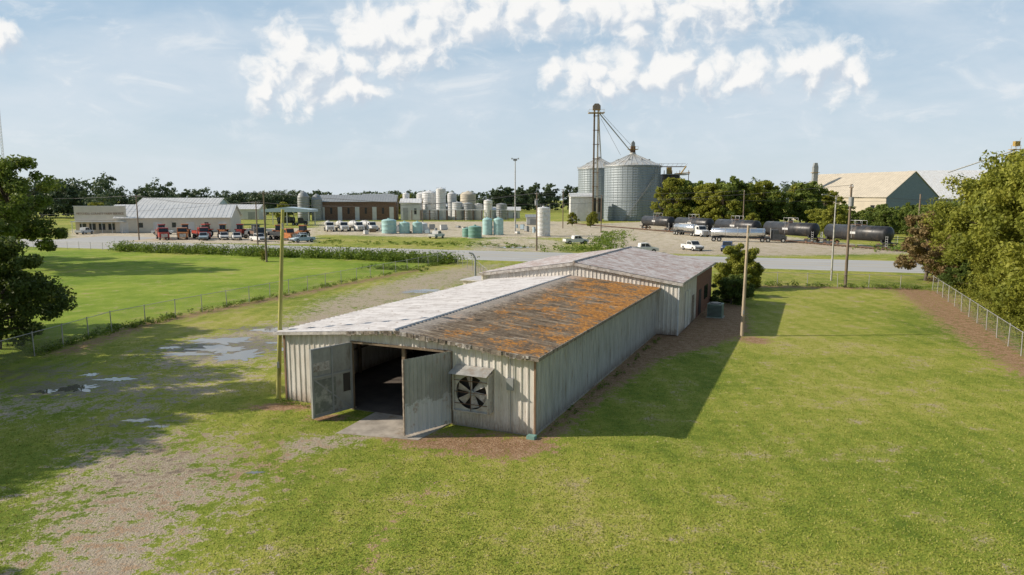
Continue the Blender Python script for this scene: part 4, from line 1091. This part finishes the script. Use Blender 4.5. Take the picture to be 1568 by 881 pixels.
mb.box((0, 0, 0), (7, 8, 20.5), M_dkg); mb.box((7.1, 1, 0), (11, 7, 17), M_rustst)
for z in (4, 8, 12, 16): mb.box((-.1, -.6, z), (11.2, -.05, z + .3), M_rustst)
for x in (0, 3.5, 7, 11): mb.cyl((x, -.7, 0), (x, -.7, 22.5), .15, .15, M_rustst, 6)
mb.box((-.3, -1, 20.6), (11.3, 8, 20.9), M_grey); mb.box((2, 2, 20.9), (4, 4, 24), M_yel); mb.cyl((8, 2, 21), (10.5, 2, 24.5), .3, .3, M_yel, 8); mb.cyl((5, 1, 21), (12, 1, 21.5), .25, .25, M_yel, 6)
for x in (-.2, 2.5, 5.5, 8.5, 11.2): mb.cyl((x, -.9, 20.9), (x, -.9, 22), .06, .06, M_yel, 4)
mb.done('grain_dryer', loc=(68.5, 312))
shed('loading_shed', 30.5, 306, 9.5, 8, 10.8, 1.4, 0, M_white, M_offw, 1)
mb = MB(); mb.box((0, 0, 0), (4, 4, 10), M_dkg); mb.box((-.3, -.3, 10), (4.3, 4.3, 10.3), M_grey); mb.box((1, -.05, 0), (3, -.01, 4), M_grey)
mb.done('control_room', loc=(36, 304))
E = shed('fertiliser_warehouse', 157.7, 309.5, 45, 38, 10.6, 10.6, math.radians(-60), M_beige, M_beige, 4)
mb = MB(); mb.add([(22.6, -19, 0), (22.6, 19, 0), (22.6, 19, 10.6), (22.6, 0, 21), (22.6, -19, 10.6)], [(0, 1, 2, 3, 4)], simple('blue_gable', (.19, .25, .31), .6)); mb.done('gable_cladding', E)
shed('fertiliser_warehouse', 236, 350, 66, 44, 10, 14, -.12, M_offw, M_white, 6)
mb = MB()
for x, y in ((-1.2, -1.2), (1.2, -1.2), (1.2, 1.2), (-1.2, 1.2)): mb.cyl((x, y, 0), (x, y, 33), .08, .08, M_yel, 5)
for z in range(0, 33, 4): mb.cyl((-1.2, -1.2, z), (1.2, -1.2, z + 4), .05, .05, M_yel, 4); mb.box((-1.25, -1.25, z), (1.25, -1.18, z + .1), M_yel)
mb.box((-2.2, -1.7, 31), (2.2, 1.7, 31.2), M_yel); mb.box((-1.0, -.8, 32.5), (1.2, .8, 34.6), M_yel); mb.cyl((0, 0, 31), (-16, 20, 22), .3, .3, M_grey, 8)
mb.done('conveyor_tower', loc=(219, 302))
mb = MB(); mb.box((-1, -1, 0), (1, 1, 24), M_grey); mb.box((-1.6, -1.3, 21.5), (1.6, 1.3, 21.7), M_yel); mb.prof([(-1.1, 24), (-.6, 26), (.6, 26), (1.1, 24)], -.8, .8, M_grey)
mb.done('conveyor_tower', loc=(138, 315))
mb = MB(); mb.cyl((0, 0, 14.2), (16, 4, 15.4), .35, .35, M_yel, 8); mb.box((7, 1.8, 0), (7.3, 2.1, 14.6), M_rustst); mb.box((14, 3, 0), (14.3, 3.3, 15), M_rustst)
mb.done('inclined_conveyor', loc=(75, 268))

# ------------------------------------------------------------------ sky
SE = math.radians(29.5); tosun = Vector((-math.cos(SE), -.035, math.sin(SE))).normalized()
wd = bpy.data.worlds.new('World'); scene.world = wd; wd.use_nodes = True
nt = wd.node_tree; n = NT(nt); bg = nt.nodes['Background']; wout = nt.nodes['World Output']
sky = n.new('ShaderNodeTexSky', sky_type='NISHITA'); sky.sun_disc = False; sky.sun_elevation = SE; sky.sun_rotation = math.radians(268); sky.air_density = 1.0; sky.dust_density = 1.2; sky.ozone_density = 1.5
dirv = n.new('ShaderNodeTexCoord').outputs['Generated']
sp = n.new('ShaderNodeSeparateXYZ'); n.L.new(dirv, sp.inputs[0])
yy = n.math('MAXIMUM', sp.outputs[1], .02)
U_ = n.math('DIVIDE', sp.outputs[0], yy); W_ = n.math('DIVIDE', sp.outputs[2], yy)
cb = n.new('ShaderNodeCombineXYZ'); n.L.new(U_, cb.inputs[0]); n.L.new(W_, cb.inputs[1])
UV = cb.outputs[0]
# cumulus puffs : (tan azimuth, tan elevation, angular radius)
puffs = [(-.312, .222, .036), (-.306, .196, .048), (-.335, .165, .044), (-.290, .165, .052), (-.262, .182, .040), (-.355, .152, .030), (-.250, .155, .032),
 (-.222, .224, .032), (-.205, .240, .042), (-.226, .190, .036), (-.188, .228, .052), (-.150, .232, .058), (-.118, .238, .056), (-.168, .203, .044), (-.128, .205, .038),
 (-.086, .258, .052), (-.055, .250, .040), (-.030, .268, .050), (.015, .260, .046), (.055, .260, .050), (.095, .260, .044),
 (.135, .260, .046), (.175, .260, .060), (.220, .260, .062), (.268, .262, .058), (.315, .272, .052), (.178, .232, .030), (.365, .285, .04),
 (.056, .166, .026), (.092, .172, .036), (.126, .178, .040), (.158, .178, .036), (.184, .166, .028), (.138, .156, .030), (.212, .176, .033), (.242, .182, .037), (.272, .174, .034), (.232, .160, .028), (.294, .186, .028), (.314, .168, .030), (.342, .178, .034),
 (.405, .184, .035), (.430, .192, .041), (.455, .198, .040), (.466, .178, .042), (.430, .164, .032), (.488, .168, .026),
 (-.725, .220, .034), (-.226, .152, .032), (-.200, .148, .024)]
wv_ = n.vmath('SUBTRACT', n.noise(UV, 18, 3, .6, off=(5, 5, 0), col=True), (.5, .5, .5))
UVw = n.vmath('MULTIPLY_ADD', wv_, (.045, .035, 0), UV)
def field(uv):
    cur = None
    for (u, v, r_) in puffs:
        val = n.math('MULTIPLY_ADD', n.vmath('DISTANCE', uv, (u, v, 0)), -1 / r_, 1.0)
        cur = val if cur is None else n.math('MAXIMUM', cur, val)
    nz = n.noise(uv, 24, 7, .58, off=(3.1, 1.7, 0))
    return n.math('ADD', n.math('MULTIPLY', cur, .95), n.math('MULTIPLY_ADD', nz, 2.5, -1.3))
f0 = field(UVw); f1 = field(n.vmath('ADD', UVw, (-.010, .015, 0)))
alpha = n.ss(f0, -.22, .60)
lit = n.ss(n.math('SUBTRACT', f0, f1), -.55, .30)
ccol = n.mix(lit, (.58, .655, .745), (.97, .96, .94))
v1 = n.noise(n.mapv(UV, (1.1, 4.2, 1)), 2.2, 5, .6, .3, off=(2, 5, 0))
v2 = n.noise(n.mapv(UV, (1., 2.2, 1)), 9, 5, .62, .5, off=(8, 5, 0))
el = sp.outputs[2]
base = n.mix(n.ss(el, .0, .28), (.69, .79, .87), (.43, .60, .765))
veil = n.ss(n.math('MULTIPLY_ADD', v2, .35, v1), .45, .90)
cl2 = n.math('MULTIPLY', n.ss(v2, .52, .72), n.ss(W_, .03, .14))
skyc = n.vmath('SCALE', sky.outputs[0], scale=.10)
plain = n.mix(.78, skyc, base)
front = n.mix(n.math('MULTIPLY', veil, .55), plain, (.74, .80, .86))
front = n.mix(n.math('MULTIPLY', cl2, .50), front, (.84, .87, .89))
up = n.ss(sp.outputs[1], .25, .65)
anyc = n.vmath('SCALE', n.mix(.35, skyc, base), scale=.82)
frontc = n.mix(up, anyc, front)
cumc = n.mix(n.math('MULTIPLY', alpha, .94), frontc, ccol)
n.put(bg.inputs['Color'], anyc)
bg2 = n.new('ShaderNodeBackground'); n.put(bg2.inputs[0], frontc)
bg3 = n.new('ShaderNodeBackground'); n.put(bg3.inputs[0], cumc)
inb = n.math('MULTIPLY', n.math('GREATER_THAN', W_, .10), n.math('LESS_THAN', W_, .37))
inb = n.math('MULTIPLY', inb, n.math('MULTIPLY', n.math('GREATER_THAN', U_, -.80), n.math('LESS_THAN', U_, .56)))
ms1 = n.new('ShaderNodeMixShader'); n.put(ms1.inputs[0], inb); n.L.new(bg2.outputs[0], ms1.inputs[1]); n.L.new(bg3.outputs[0], ms1.inputs[2])
ms2 = n.new('ShaderNodeMixShader'); n.put(ms2.inputs[0], n.math('GREATER_THAN', sp.outputs[1], .25)); n.L.new(bg.outputs[0], ms2.inputs[1]); n.L.new(ms1.outputs[0], ms2.inputs[2])
n.L.new(ms2.outputs[0], wout.inputs[0])
sun = bpy.data.lights.new('sun', 'SUN'); sun.energy = 5.0; sun.angle = math.radians(.53); sun.color = (1, .90, .76)
so = bpy.data.objects.new('sun', sun); C.objects.link(so); so.rotation_euler = (-tosun).to_track_quat('-Z', 'Y').to_euler()

# ------------------------------------------------------------------ camera
cam = bpy.data.cameras.new('camera'); co = bpy.data.objects.new('camera', cam); C.objects.link(co)
cam.lens = 24; cam.sensor_width = 36; cam.clip_end = 9000; cam.clip_start = .1
co.location = (0, 0, 9.8); co.rotation_euler = (math.radians(90 - 7.4), 0, 0)
scene.camera = co
